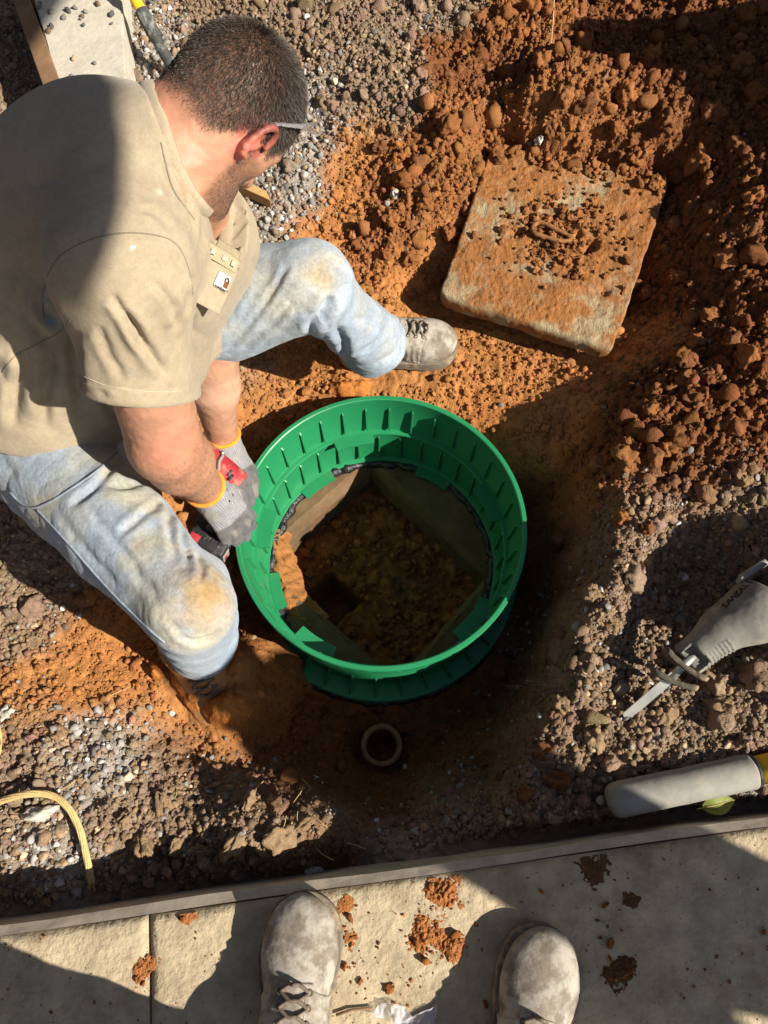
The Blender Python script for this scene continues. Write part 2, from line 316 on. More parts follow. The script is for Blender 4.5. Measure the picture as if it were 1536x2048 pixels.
# ------------------------------------------------------------------ the ground: one sheet with the dug pit, spoil and gravel
RC = P(762, 1047, -.14)                                   # centre of the riser's top
RX, RY = RC[0], RC[1]
E0, E1 = P(295, 1832, 0), P(1536, 1655, 0)                # front edge of the slab
ED = nrm(E1-E0); EN = np.array([-ED[1], ED[0], 0])        # along the edge, away from the slab
CP = [  # photograph u, v, height, soil
 (0,1080,-.10,'B'),(90,1130,-.11,'B'),(60,1230,-.12,'B'),(0,1400,-.11,'O'),(150,1300,-.15,'O'),(250,1330,-.17,'O'),(120,1400,-.12,'O'),
 (40,1480,-.10,'B'),(150,1520,-.11,'G'),(230,1500,-.12,'G'),(60,1600,-.11,'B'),(100,1690,-.12,'G'),(300,1600,-.13,'B'),(300,1700,-.14,'B'),(0,1800,-.15,'B'),
 (400,1680,-.13,'B'),(500,1740,-.17,'B'),(640,1720,-.19,'D'),(800,1720,-.19,'G'),(950,1690,-.16,'B'),(1100,1680,-.12,'B'),(1250,1660,-.10,'B'),(1420,1635,-.09,'G'),
 (480,1610,-.09,'B'),(560,1640,-.08,'B'),(640,1660,-.10,'B'),(560,1590,-.17,'D'),(410,1560,-.18,'B'),(350,1530,-.16,'B'),
 (760,1490,-.47,'D'),(810,1500,-.46,'D'),(715,1500,-.45,'D'),(680,1470,-.42,'D'),(600,1460,-.38,'D'),(850,1450,-.44,'D'),(510,1490,-.33,'D'),(430,1430,-.195,'O'),(450,1480,-.22,'O'),(330,1430,-.19,'O'),(390,1500,-.24,'D'),(700,1580,-.33,'D'),(850,1545,-.36,'D'),(620,1540,-.33,'D'),(760,1620,-.26,'D'),
 (400,1390,-.185,'O'),(460,1370,-.175,'O'),(490,1430,-.18,'O'),(505,1390,-.19,'O'),(540,1440,-.34,'D'),(545,1380,-.33,'D'),(340,1360,-.175,'O'),(200,1250,-.15,'O'),(300,1150,-.24,'O'),(500,1335,-.20,'O'),(470,1250,-.32,'D'),(480,1100,-.34,'D'),(400,1100,-.30,'O'),(330,1020,-.24,'O'),
 (1060,1430,-.12,'B'),(1010,1560,-.15,'B'),(900,1610,-.17,'B'),(1110,1280,-.10,'B'),(1180,1080,-.06,'B'),(1200,930,-.05,'C'),(1130,1100,-.25,'D'),(1088,1215,-.31,'D'),(1048,1345,-.35,'D'),(1012,1440,-.33,'D'),(962,1535,-.32,'D'),(1120,1340,-.085,'B'),(1150,1230,-.07,'B'),(1050,1150,-.37,'D'),(1040,1300,-.41,'D'),(960,1410,-.44,'D'),(1090,1010,-.27,'D'),(970,1500,-.27,'D'),(1110,1175,-.24,'D'),(1150,1010,-.14,'O'),(1020,1430,-.25,'D'),
 (760,740,-.20,'O'),(950,760,-.185,'O'),(1060,720,-.165,'O'),(1130,770,-.15,'O'),(600,800,-.23,'O'),(520,780,-.21,'O'),(520,880,-.27,'O'),(1130,860,-.17,'O'),(1060,880,-.21,'O'),
 (560,720,-.20,'O'),(850,740,-.18,'O'),(700,760,-.19,'O'),(480,720,-.17,'B'),(650,700,-.2,'O'),(470,650,-.14,'B'),
 (1100,500,-.13,'C'),(1010,330,-.11,'C'),(1300,390,-.11,'K'),(1160,360,-.11,'C'),(1000,420,-.12,'C'),(960,290,-.04,'C'),(1160,300,-.02,'C'),(1350,330,-.03,'K'),(900,560,-.16,'O'),(1300,560,-.13,'K'),(1260,700,-.12,'O'),(820,600,-.17,'O'),(1320,430,-.06,'K'),
 (1420,450,.02,'K'),(1500,650,.03,'K'),(1360,760,.0,'K'),(1480,860,.02,'K'),(1280,830,-.01,'K'),(1270,930,-.02,'K'),(1400,960,0,'K'),(1250,1010,-.03,'B'),(1350,1030,-.04,'B'),(1500,1000,.02,'B'),(1330,1150,-.10,'B'),(1430,1130,-.09,'B'),(1270,1240,-.11,'B'),(1400,1270,-.10,'B'),(1150,1180,-.065,'B'),(1180,1300,-.07,'B'),(1230,1380,-.07,'B'),(1450,1340,-.055,'B'),(1150,1460,-.08,'B'),(1300,1470,-.06,'B'),(1480,1440,-.05,'B'),(1300,1550,-.08,'B'),(1120,1580,-.11,'B'),
 (800,450,-.06,'C'),(860,330,-.01,'C'),(760,370,-.05,'C'),(690,420,-.08,'O'),(640,480,-.1,'O'),(720,280,-.02,'O'),(700,350,-.05,'O'),(800,560,-.13,'O'),(750,500,-.1,'C'),(940,260,.02,'C'),(1050,230,.03,'C'),(1200,250,.03,'C'),(1350,250,.05,'K'),(1480,200,.08,'K'),(1250,330,-.02,'K'),(1400,340,.0,'K'),(900,330,0,'C'),
 (900,120,.02,'K'),(1050,60,.04,'C'),(1200,120,.02,'K'),(1350,80,.04,'K'),(1500,60,.08,'K'),(1000,140,.0,'K'),(850,40,.0,'B'),(760,60,.02,'B'),(780,130,.03,'B'),(700,180,.01,'B'),(640,110,.0,'B'),(760,210,.01,'B'),(620,40,.0,'B'),
 (560,400,-.06,'G'),(500,430,-.08,'G'),(470,470,-.09,'G'),(600,330,-.04,'G'),(630,240,-.02,'G'),(640,180,-.01,'G'),(300,60,-.05,'G'),(290,130,-.05,'G'),(400,20,-.04,'B'),(480,10,-.02,'B'),(320,180,-.05,'G'),(40,120,-.10,'B'),(20,240,-.10,'B'),(80,30,-.08,'B')]
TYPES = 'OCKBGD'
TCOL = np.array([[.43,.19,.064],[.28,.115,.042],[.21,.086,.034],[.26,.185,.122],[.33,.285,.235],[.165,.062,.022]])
TROUGH = np.array([.0048,.014,.016,.010,.006,.009])      # height of the sheet's own unevenness
cp_xyz = np.array([P(u, v, z) for u, v, z, t in CP]); cp_t = np.array([TYPES.index(t) for *_, t in CP])
extra = [(-.66,.72,.02),(-.72,.95,-.02),(-.8,.5,-.03),(-.55,.55,-.05),(1.0,.45,.06),(1.05,.75,.08),(1.12,1.2,.16),(1.2,1.6,.2),(1.0,2.0,.12),(.5,2.3,.06),(0,2.35,.02),(-.5,2.3,-.02),(-1.1,2.2,-.05),(-1.2,1.5,-.06),(-1.2,.7,-.06),(-1.1,.1,-.12),(1.0,.1,-.04),(-.3,1.2,-.1),(0,1.2,-.13),(.35,.35,-.36)]
zx = np.concatenate([cp_xyz, np.array(extra)])
def tps_fit(XY, Z, lam=.0006):
    n = len(XY); d = np.linalg.norm(XY[:, None]-XY[None], axis=2); K = d*d*np.log(d+1e-9)
    A = np.zeros((n+3, n+3)); A[:n, :n] = K+lam*np.eye(n); A[:n, n] = 1; A[:n, n+1:] = XY; A[n:, :n] = A[:n, n:].T
    return np.linalg.solve(A, np.concatenate([Z, np.zeros(3)]))
_w = tps_fit(zx[:, :2], zx[:, 2]); _n = len(zx)
def tps(XY):
    out = np.zeros(len(XY))
    for s in range(0, len(XY), 20000):
        q = XY[s:s+20000]; d = np.linalg.norm(q[:, None]-zx[None, :, :2], axis=2)
        out[s:s+20000] = (d*d*np.log(d+1e-9))@_w[:_n]+_w[_n]+q@_w[_n+1:]
    return out
def zones(XY):                                            # soil weights with ragged borders
    p = np.column_stack([XY, np.zeros(len(XY))])
    q = XY+.035*np.column_stack([fbm(p, 9, 3, 3), fbm(p, 9, 91, 3)])
    Wt = np.zeros((len(XY), len(TYPES)))
    for s in range(0, len(XY), 20000):
        d2 = ((q[s:s+20000, None]-cp_xyz[None, :, :2])**2).sum(2); d2 -= d2.min(1)[:, None]
        w = np.exp(-d2/(2*.042**2))
        for k in range(len(TYPES)): Wt[s:s+20000, k] = w[:, cp_t == k].sum(1)
    return Wt/Wt.sum(1)[:, None]
def edge_d(XY): return (XY-E0[:2])@EN[:2]                 # distance in front of the slab's edge
HEAPS = [(1.42, 1.52, .62, .42), (1.62, .40, .50, .30), (1.75,1.0,.45,.4)]  # unseen heaps beyond the right edge, added for the shade they cast
def base_h(XY, W_=None):
    p = np.column_stack([XY, np.zeros(len(XY))])
    r = np.hypot(XY[:, 0], XY[:, 1]-.9); far = sstep(1.5, 2.4, r)
    h = tps(np.clip(XY, -1.6, 2.6))*(1-far)+(-.05+.03*noise(p, .7))*far
    for hx, hy, hh, hr in HEAPS:
        d = np.hypot(XY[:, 0]-hx, XY[:, 1]-hy)/hr; h = h+hh*np.clip(1-d, 0, 1)**1.2*(1+.2*noise(p, 7))
    if W_ is None: W_ = zones(XY)
    ro = W_@TROUGH; rough = W_@np.array([.26, 1., 1.1, .7, .5, .55])
    h = h+ro*(fbm(p, 14, 5, 2)*1.3+fbm(p, 42, 8, 2)+.9*fbm(p, 90, 2, 2))
    # crumbly ridges: folded noise gives lumps with sharp gaps between
    lump = np.abs(noise(p, 26, 31))+.6*np.abs(noise(p, 55, 71)); h = h+rough*.022*(lump-.35)
    e = edge_d(XY); h = np.where(e < .05, np.minimum(h, -.17+.25*np.clip(e, 0, .05)), h); h = np.where(e < .0, -.26, h)
    # soil banked against the riser and the pit wall that ends at its flange
    rr = np.hypot(XY[:, 0]-RX, XY[:, 1]-RY)
    h = np.where(rr < .36, np.minimum(h, np.interp(rr, [.30, .36], [-.24, -.15])), h)
    h = np.where(rr < .44, np.maximum(h, -.452), h)
    return h
def lines(a, b, st, out):
    core = np.arange(a, b, st); g = st*1.35**np.arange(1, 32); g = np.cumsum(g); g = g[g < out]
    return np.concatenate([a-g[::-1], core, core[-1]+g])
gx = lines(-1.14, 1.2, .0041, 90); gy = lines(-.32, 2.24, .0041, 90)
GX, GY = np.meshgrid(gx, gy, indexing='ij'); XY = np.column_stack([GX.ravel(), GY.ravel()])
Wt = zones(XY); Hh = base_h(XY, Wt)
nx, ny = len(gx), len(gy)
I = np.arange(nx*ny).reshape(nx, ny); Q = np.stack([I[:-1, :-1], I[1:, :-1], I[1:, 1:], I[:-1, 1:]], -1).reshape(-1, 4)
rr = np.hypot(XY[:, 0]-RX, XY[:, 1]-RY); Q = Q[~(rr[Q] < .3262).any(1)]
p3 = np.column_stack([XY, Hh])
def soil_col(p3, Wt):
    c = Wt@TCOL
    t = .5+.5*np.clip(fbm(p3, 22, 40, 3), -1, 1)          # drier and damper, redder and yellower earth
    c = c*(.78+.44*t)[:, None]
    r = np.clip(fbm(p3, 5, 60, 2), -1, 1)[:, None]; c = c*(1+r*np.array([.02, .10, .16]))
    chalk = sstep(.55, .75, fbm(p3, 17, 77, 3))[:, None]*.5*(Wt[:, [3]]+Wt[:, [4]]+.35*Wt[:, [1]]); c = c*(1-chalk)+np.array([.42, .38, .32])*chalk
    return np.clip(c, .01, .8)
used = np.zeros(nx*ny, bool); used[Q.ravel()] = True; remap = np.cumsum(used)-1
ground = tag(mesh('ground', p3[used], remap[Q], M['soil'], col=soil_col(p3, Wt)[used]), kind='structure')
def h_at(XY):
    XY = np.asarray(XY, float).reshape(-1, 2)
    i = np.clip(np.searchsorted(gx, XY[:, 0])-1, 0, nx-2); j = np.clip(np.searchsorted(gy, XY[:, 1])-1, 0, ny-2)
    fx = (XY[:, 0]-gx[i])/(gx[i+1]-gx[i]); fy = (XY[:, 1]-gy[j])/(gy[j+1]-gy[j]); A = Hh.reshape(nx, ny)
    return A[i, j]*(1-fx)*(1-fy)+A[i+1, j]*fx*(1-fy)+A[i, j+1]*(1-fx)*fy+A[i+1, j+1]*fx*fy
def gp(u, v, lift=0.0):                                   # photograph point -> point on the ground
    z = -.1
    for _ in range(25): q = P(u, v, z); z = .5*z+.5*float(h_at(q[:2])[0])
    q = P(u, v, z); q[2] += lift; return q

# ---- loose pieces lying on the ground
def rock_templates(n, sub, amp, fr, flat=.75, seed=0):
    out = []
    for k in range(n):
        bm = bmesh.new(); bmesh.ops.create_icosphere(bm, subdivisions=sub, radius=1); bm.verts.index_update()
        V = np.array([v.co[:] for v in bm.verts]); Fc = np.array([[v.index for v in f.verts] for f in bm.faces]); bm.free()
        V = V*(1+amp*fbm(V, fr, 13.1*k+seed, 3)[:, None]); V *= np.random.default_rng(k+seed).uniform([.75, .75, flat-.15], [1.2, 1.2, flat+.2]); out.append((V, Fc))
    return out
def rotm(q):
    q = q/np.linalg.norm(q, axis=1)[:, None]; w, x, y, z = q.T
    return np.stack([1-2*(y*y+z*z), 2*(x*y-z*w), 2*(x*z+y*w), 2*(x*y+z*w), 1-2*(x*x+z*z), 2*(y*z-x*w), 2*(x*z-y*w), 2*(y*z+x*w), 1-2*(x*x+y*y)], 1).reshape(-1, 3, 3)
def scatter(name, pos, size, cols, temps, material, smooth, kind='stuff', tilt=1.0, **kw):
    V = []; Fs = []; C = []; n0 = 0; n = len(pos); which = rng.integers(len(temps), size=n)
    q = rng.normal(size=(n, 4)); q[:, 1:3] *= tilt; R = rotm(q)
    for k, (tv, tf) in enumerate(temps):
        m = which == k
        if not m.any(): continue
        v = np.einsum('nij,vj->nvi', R[m], tv)*size[m][:, None, None]+pos[m][:, None, :]
        Fs.append((tf[None]+(n0+np.arange(m.sum())*len(tv))[:, None, None]).reshape(-1, 3)); V.append(v.reshape(-1, 3)); C.append(np.repeat(cols[m], len(tv), 0)); n0 += m.sum()*len(tv)
    o = mesh(name, np.concatenate(V), np.concatenate(Fs), material, smooth=smooth, col=np.concatenate(C)); return tag(o, kind=kind, **kw)
def sample(n):
    XY = np.column_stack([rng.uniform(-1.14, 1.2, n), rng.uniform(-.2, 2.24, n)])
    rr = np.hypot(XY[:, 0]-RX, XY[:, 1]-RY); k = (rr > .375) & (edge_d(XY) > .035); XY = XY[k]
    # keep what the photograph could show
    d = XY[:, 1]*TS-(h_at(XY)-CAM_Z)*TC; x = XY[:, 0]/d
    return XY[np.abs(x) < .56]
LID_Q = np.array([P(985,290,-.05)[:2], P(1340,360,-.05)[:2], P(1225,700,-.07)[:2], P(878,590,-.08)[:2]])
def in_quad(XY, q, grow=0):
    c = q.mean(0); q = c+(q-c)*(1+grow); s = np.ones(len(XY), bool)
    for i in range(4):
        a, b = q[i], q[(i+1) % 4]; s &= ((b[0]-a[0])*(XY[:, 1]-a[1])-(b[1]-a[1])*(XY[:, 0]-a[0])) < 0
    return s
CLEAR = []                                                # footprints kept free of loose lumps (boots)
def lumps(n, lo, hi, power, dens):
    XY = sample(n); w = zones(XY); keep = rng.random(len(XY)) < w@np.asarray(dens); XY = XY[keep]; w = w[keep]
    XY = XY[~in_quad(XY, LID_Q, .02)]; w = zones(XY)
    for c, r in CLEAR: k = np.hypot(XY[:, 0]-c[0], XY[:, 1]-c[1]) > r; XY = XY[k]; w = w[k]
    s = lo*(1-rng.random(len(XY))*(1-(lo/hi)**power))**(-1/power)
    return XY, w, s
for u, v, r in ((830,695,.10),(760,715,.09),(412,1350,.10),(440,1400,.07),(360,1340,.05)): CLEAR.append((gp(u, v)[:2], r))

def crushed(n, sub, seed):
    out = []
    for k in range(n):
        r = np.random.default_rng(seed+k); (V, Fc), = rock_templates(1, sub, .12, 1.2, .8, seed+k); V = V*np.array([1, r.uniform(.7, 1), 1])
        for _ in range(7):
            d = nrm(r.normal(size=3)); s = V@d; V = V-np.outer(np.maximum(s-r.uniform(.34, .62), 0), d)
        out.append((V*1.4, Fc))
    return out
T1 = [(v*(1+.22*np.abs(noise(v, 4.5, k))+.16*noise(v, 9, k))[:, None], f) for k, (v, f) in enumerate(rock_templates(9, 3, .55, 1.7, .85))]+[(v*(1+.18*fbm(v, 3, 5)[:, None]), f) for v, f in crushed(8, 2, 400)]; TR = crushed(12, 2, 90); TR1 = rock_templates(10, 1, .3, 1.3, .7, 90)
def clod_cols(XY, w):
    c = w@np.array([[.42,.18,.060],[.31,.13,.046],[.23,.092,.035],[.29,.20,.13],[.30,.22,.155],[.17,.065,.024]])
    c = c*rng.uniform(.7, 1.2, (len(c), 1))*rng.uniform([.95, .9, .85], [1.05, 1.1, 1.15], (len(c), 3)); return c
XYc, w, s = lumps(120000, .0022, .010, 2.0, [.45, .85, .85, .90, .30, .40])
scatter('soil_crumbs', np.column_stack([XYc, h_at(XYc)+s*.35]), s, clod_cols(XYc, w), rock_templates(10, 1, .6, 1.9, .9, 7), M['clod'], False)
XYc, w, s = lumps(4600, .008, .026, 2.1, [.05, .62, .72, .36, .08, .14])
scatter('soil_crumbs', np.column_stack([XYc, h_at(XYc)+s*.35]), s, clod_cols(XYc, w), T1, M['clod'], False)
def stone_cols(n, w):
    g = rng.uniform(.12, .32, n)[:, None]*np.array([1, .93, .84]); wh = rng.random(n) < .05; g[wh] = rng.uniform(.42, .58, (wh.sum(), 1))*np.array([1, .97, .9])
    g = g*(1+.55*w[:, [4]]*(rng.random((n, 1)) < .7))
    br = rng.random(n) < (.22+.5*w[:, 3]); g[br] = g[br]*np.array([1.0, .72, .48]); return g
XYs, w, s = lumps(46000, .0028, .0075, 2.2, [.004, .008, .008, .55, 1.0, .012])
scatter('gravel', np.column_stack([XYs, h_at(XYs)+s*.3]), s, stone_cols(len(s), w), TR1, M['stone'], False)
XYs, w, s = lumps(15000, .0055, .0105, 2.6, [.002, .004, .006, .24, .75, .004])
scatter('gravel', np.column_stack([XYs, h_at(XYs)+s*.25]), s, stone_cols(len(s), w), TR, M['stone'], False)

# bigger lumps and stones one could pick up: each an object
TB = rock_templates(7, 4, .62, 1.25, .85, 200)
bigme = []
for k, (tv, tf) in enumerate(TB):
    tv = tv*(1+.16*(np.abs(noise(tv, 5, k))+.6*np.abs(noise(tv, 11, k))-.3))[:, None]
    bigme.append((tv, tf))
def single(name, u, v, r, kind, label, cat, group=None, squash=(1, 1, 1)):
    tv, tf = bigme[rng.integers(len(bigme))]; q = rng.normal(size=(1, 4)); r = r*.82; V = (tv*np.array(squash))@rotm(q)[0].T*r; c0 = gp(u, v); c = c0+np.array([0, 0, r*.4])
    base = np.array({'clay': [.30, .12, .042], 'dark': [.20, .085, .036], 'stone': [.47, .43, .36], 'brown': [.30, .20, .115]}[kind])*rng.uniform(.85, 1.1)
    o = mesh(name, V, tf, M['clod' if kind != 'stone' else 'stone'], smooth=True, col=np.tile(base, (len(V), 1)), local=True); o.location = c
    return tag(o, label, cat, group)
_G = 'clay lumps in the spoil round the concrete lid'
for (u, v, r) in [(975,275,.018),(1060,30,.040),(1285,310,.026),(1100,270,.020),(1160,290,.022),(1395,330,.034),(1420,230,.030),(1150,390,.0),(860,150,.032),(935,120,.026),(1080,130,.030),(900,255,.030),
                  (830,330,.026),(780,440,.024),(850,410,.022),(900,470,.026),(820,520,.022),(1165,215,.026),(1255,200,.032),(1330,250,.030),(1480,140,.036),(1475,300,.028),(1380,430,.034),(1450,520,.034),(1500,400,.030),(1420,640,.030),(1490,720,.032),(1380,800,.026),(1450,860,.028),(1330,900,.024),(1300,820,.022),(1390,690,.024),(1355,560,.022),
                  (1270,320,.022),(1230,260,.024),(1020,200,.022),(1300,120,.034),(1180,60,.030),(990,60,.026),(1400,60,.034),(760,300,.020),(700,470,.018),(870,560,.022),(1240,1040,.022),(1290,1060,.020)]:
    if not r: continue
    where = 'at the shaded top edge of the spoil' if v < 100 else ('in the crumbly spoil left of the concrete lid' if u < 930 and v > 240 else ('on the spoil crest above the concrete lid' if v < 340 and u < 1290 else ('at the upper right above the lid corner' if v < 340 else ('on the right bank above the gravel' if v > 600 else 'on the right bank beside the concrete lid'))))
    single('clay_lump', u, v, r, 'clay' if rng.random() < .7 else 'dark', ('large ' if r > .03 else 'small ')+'orange clay lump '+where, 'clay lump', _G+', '+where+(', large' if r > .03 else ', small'))
single('stone', 1078, 283, .016, 'stone', 'white stone at the upper edge of the concrete lid', 'stone')
single('stone', 12, 1432, .020, 'stone', 'white stone by the left edge of the orange clay', 'stone')
single('stone', 85, 1625, .034, 'stone', 'white chalky stone inside the loop of fibre rope', 'stone', squash=(1, .7, .5))
single('stone', 630, 1738, .020, 'stone', 'pale flat stone in the shade along the slab edge', 'stone', squash=(1, .8, .5))
single('stone', 790, 390, .016, 'stone', 'chalky white stone among clay crumbs left of the concrete lid', 'stone')
for (u, v, r) in [(290,1690,.026),(360,1690,.022),(470,1690,.028),(560,1680,.030),(500,1600,.024),(410,1700,.022),(600,1650,.026),(330,1610,.020),(250,1640,.018),(545,1610,.022)]:
    w_ = 'right of the fibre rope' if u < 340 else ('by the slab edge' if v > 1670 else 'left of the pipe')
    single('earth_clod', u, v, r, 'brown', 'pale brown gritty clod on the bank '+w_, 'earth clod', 'pale clods on the bank '+w_, (1.2, .9, .6))
for (u, v, r) in [(1115,1560,.022),(1190,1480,.024),(1330,1430,.022),(1440,1420,.026),(1120,1410,.022),(1090,1500,.022),(1220,1250,.02),(1185,1190,.022),(1050,1590,.020),(1395,1340,.024),(1230,1590,.018)]:
    w_ = 'between the saw and the foam grip' if v > 1400 and u > 1200 else ('on the crest right of the riser' if v < 1300 else ('beside the saw guard' if u > 1300 else 'on the bank above the pipe'))
    single('soil_clod', u, v, r, 'dark' if rng.random() < .5 else 'brown', 'crumbly reddish brown soil clod '+w_, 'soil clod', 'brown clods '+w_)
# ------------------------------------------------------------------ slab, form board, kerb block, boards
def slab_block(s0, s1, depth, z0, z1, back0=0.0, res=.012):
    """a slab piece between two places along the edge, its top gently worn."""
    n = max(2, int((s1-s0)/res)); m = max(2, int(depth/res)); S = np.linspace(s0, s1, n+1); T = np.linspace(back0, depth, m+1)
    SS, TT = np.meshgrid(S, T, indexing='ij'); XYp = E0[None, :2]+SS.reshape(-1, 1)*ED[None, :2]-TT.reshape(-1, 1)*EN[None, :2]
    p = np.column_stack([XYp, np.zeros(len(XYp))]); z = z1+.0012*fbm(p, 14, 2, 3)+.0006*noise(p, 60)
    e = np.minimum(np.minimum(SS-s0, s1-SS), TT-back0).ravel(); z = z-.004*np.clip(1-e/.012, 0, 1)**2
    pit = sstep(.42, .6, noise(p, 23, 9))*.003; z = z-pit
    V = np.column_stack([XYp, z]); I = np.arange((n+1)*(m+1)).reshape(n+1, m+1)
    Fq = [list(q) for q in np.stack([I[:-1, :-1], I[:-1, 1:], I[1:, 1:], I[1:, :-1]], -1).reshape(-1, 4)]
    ring = list(I[:, 0])+list(I[-1, 1:])+list(I[-2::-1, -1])+list(I[0, -2:0:-1]); k = len(V)
    Vb = V[ring].copy(); Vb[:, 2] = z0; V = np.concatenate([V, Vb]); r = len(ring)
    Fq += [[ring[i], ring[(i+1) % r], k+(i+1) % r, k+i] for i in range(r)]
    return V, Fq
pav = tag(bpy.data.objects.new('pavement', None), kind='structure'); COL.objects.link(pav)
js = float((P(298, 1900, 0)-E0)@ED)
for a, b in ((-2.6, js-.0025), (js+.0025, 2.9)):
    V, Fq = slab_block(a, b, 1.6, -.22, 0, 0.0, .014); mesh('slab', V, Fq, M['concrete'], pav)
# form board standing along the edge, a little lower than the slab
V = []; nb = 60; st = np.linspace(-2.6, 2.9, nb)
for t0, zz in ((.002, -.24), (.002, -.003), (.017, -.0160), (.017, -.24)):
    for s in st: q = E0+ED*s+EN*t0; V.append([q[0], q[1]+.0012*math.sin(s*9)+(rng.normal()*.0012 if t0 > .01 else 0), zz+(.0015*math.sin(s*23) if zz > -.1 else 0)])
Fq = []
for a in range(4):
    b = (a+1) % 4; Fq += [[a*nb+i, b*nb+i, b*nb+i+1, a*nb+i+1] for i in range(nb-1)]
fb = mesh('form_board', V, Fq, M['board'], smooth=False); tag(fb, 'long grey form board standing along the front edge of the slab', 'board')

# crumbs of clay trodden onto the slab
XYm = []; sz = []
for u, v, r, n in ((880,1775,.035,34),(866,1830,.03,16),(840,1880,.03,18),(880,1900,.03,14),(600,1800,.03,16),(700,1870,.02,12),(1235,1945,.03,26),(715,1950,.03,16),(378,1830,.02,8),(290,1940,.02,16),(560,1797,.03,14),(1195,1850,.05,8),(980,1960,.06,8),(760,1960,.06,14),(820,2000,.06,12),(690,1820,.05,10)):
    c = P(u, v, 0)[:2]
    for _ in range(n): XYm.append(c+rng.normal(size=2)*r*.5); sz.append(.0014*(1-rng.random()*.96)**(-.6))
for _ in range(420):
    XYm.append(P(rng.uniform(0, 1536), rng.uniform(1660, 2060), 0)[:2]); sz.append(.0008*(1-rng.random()*.97)**(-.5))
XYm = np.array(XYm); sz = np.array(sz); k = edge_d(XYm) < -.006; XYm = XYm[k]; sz = sz[k]
scatter('clay_crumbs', np.column_stack([XYm, sz*.3]), sz, np.tile([.36, .13, .04], (len(sz), 1))*rng.uniform(.6, 1.2, (len(sz), 1)), rock_templates(8, 2, .7, 2.0, .45, 31), M['clod'], False)

# thin smears of clay pressed onto the slab
SV = []; SF = []; SC_ = []; n0 = 0
for u, v, r, sd_ in ((884,1778,.036,1),(850,1872,.034,2),(905,1900,.022,3),(290,1938,.020,4),(375,1825,.018,5),(1238,1945,.030,6),(700,1880,.014,7),(690,1810,.016,8),(1190,1740,.026,11),(1260,1800,.016,12),(620,1800,.02,13)):
    c = P(u, v, 0); NG = 90; g_ = np.linspace(-r*1.4, r*1.4, NG); A_, B_ = np.meshgrid(g_, g_, indexing='ij'); p_ = np.column_stack([c[0]+A_.ravel(), c[1]+B_.ravel(), np.zeros(NG*NG)])
    f_ = 1-np.hypot(A_.ravel(), B_.ravel())/r+.65*fbm(p_, 32, sd_, 4)+.35*fbm(p_, 140, sd_, 3); thick_ = .010 if sd_ in (1, 2, 6, 3) else .004; p_[:, 2] = np.clip(f_-.25, -.4, 1)*thick_*(1+.5*fbm(p_, 160, 3, 3))+.0008
    I = np.arange(NG*NG).reshape(NG, NG); q_ = np.stack([I[:-1, :-1], I[1:, :-1], I[1:, 1:], I[:-1, 1:]], -1).reshape(-1, 4); q_ = q_[(f_[q_] > .02).all(1)&(((p_[:, :2]-E0[:2])@EN[:2])[q_] < -.004).all(1)]
    SV.append(p_); SF.append(q_+n0); SC_.append(np.tile([.36, .145, .05] if sd_ in (1, 2, 3, 4, 5, 7, 8, 13) else ([.13, .065, .03] if sd_ in (6, 11, 12) else [.34, .25, .14]), (len(p_), 1))); n0 += len(p_)
tag(mesh('clay_smears', np.concatenate(SV), np.concatenate(SF), M['soil'], col=np.concatenate(SC_)), kind='stuff')

# pale concrete kerb block at the top left with a sloped, chipped side
def prism(poly, z0, z1, bev=.006):
    bm = bmesh.new(); vs = [bm.verts.new((p[0], p[1], z1)) for p in poly]; f = bm.faces.new(vs)
    if f.normal.z < 0: f.normal_flip()
    r = bmesh.ops.extrude_face_region(bm, geom=[f]); 
    for v in [g for g in r['geom'] if isinstance(g, bmesh.types.BMVert)]: v.co.z = z0
    bmesh.ops.recalc_face_normals(bm, faces=bm.faces[:])
    if bev: bmesh.ops.bevel(bm, geom=bm.edges[:], offset=bev, segments=2, affect='EDGES')
    bm.verts.index_update(); V = np.array([v.co[:] for v in bm.verts]); Fc = [[v.index for v in q.verts] for q in bm.faces]; bm.free(); return V, Fc
kz = .045
kb = [P(52, -60, kz), P(240, -60, kz), P(254, 190, kz), P(235, 300, kz), P(150, 300, kz), P(120, 190, kz)]
V, Fq = prism([q[:2] for q in kb], -.16, kz, .004)
bm = bmesh.new(); [bm.verts.new(v) for v in V]; bm.verts.ensure_lookup_table(); [bm.faces.new([bm.verts[i] for i in f]) for f in Fq]
for _ in range(5): bmesh.ops.subdivide_edges(bm, edges=[e for e in bm.edges if e.calc_length() > .02], cuts=1, use_grid_fill=True)
bmesh.ops.triangulate(bm, faces=bm.faces[:]); bm.verts.index_update(); bm.normal_update()
V = np.array([v.co[:] for v in bm.verts]); N_ = np.array([v.normal[:] for v in bm.verts]); Fc = [[v.index for v in f.verts] for f in bm.faces]; bm.free()
V = V+N_*(.0012*fbm(V, 22, 0, 3)-.004*sstep(.35, .6, noise(V, 34, 4)))[:, None]
kb_ = mesh('concrete_kerb', V, Fc, M['kerb']); kb_.modifiers.new('edge', 'EDGE_SPLIT').split_angle = math.radians(40)
tag(kb_, 'pale concrete kerb block with pitted top beside the brown board', 'kerb')
# loose stones on the kerb
pk = np.array([P(u+rng.normal()*6, v+rng.normal()*5, kz) for u, v in ((140,30),(150,40),(170,55),(175,20),(145,10),(135,35),(160,30),(222,28),(230,44),(205,8),(100,25),(105,60),(82,8),(88,18),(150,120),(145,150),(190,130),(100,55))])
scatter('gravel', pk+np.array([0, 0, .004]), rng.uniform(.004, .009, len(pk)), stone_cols(len(pk), np.zeros((len(pk), 6)))*.8, TR, M['stone'], False)
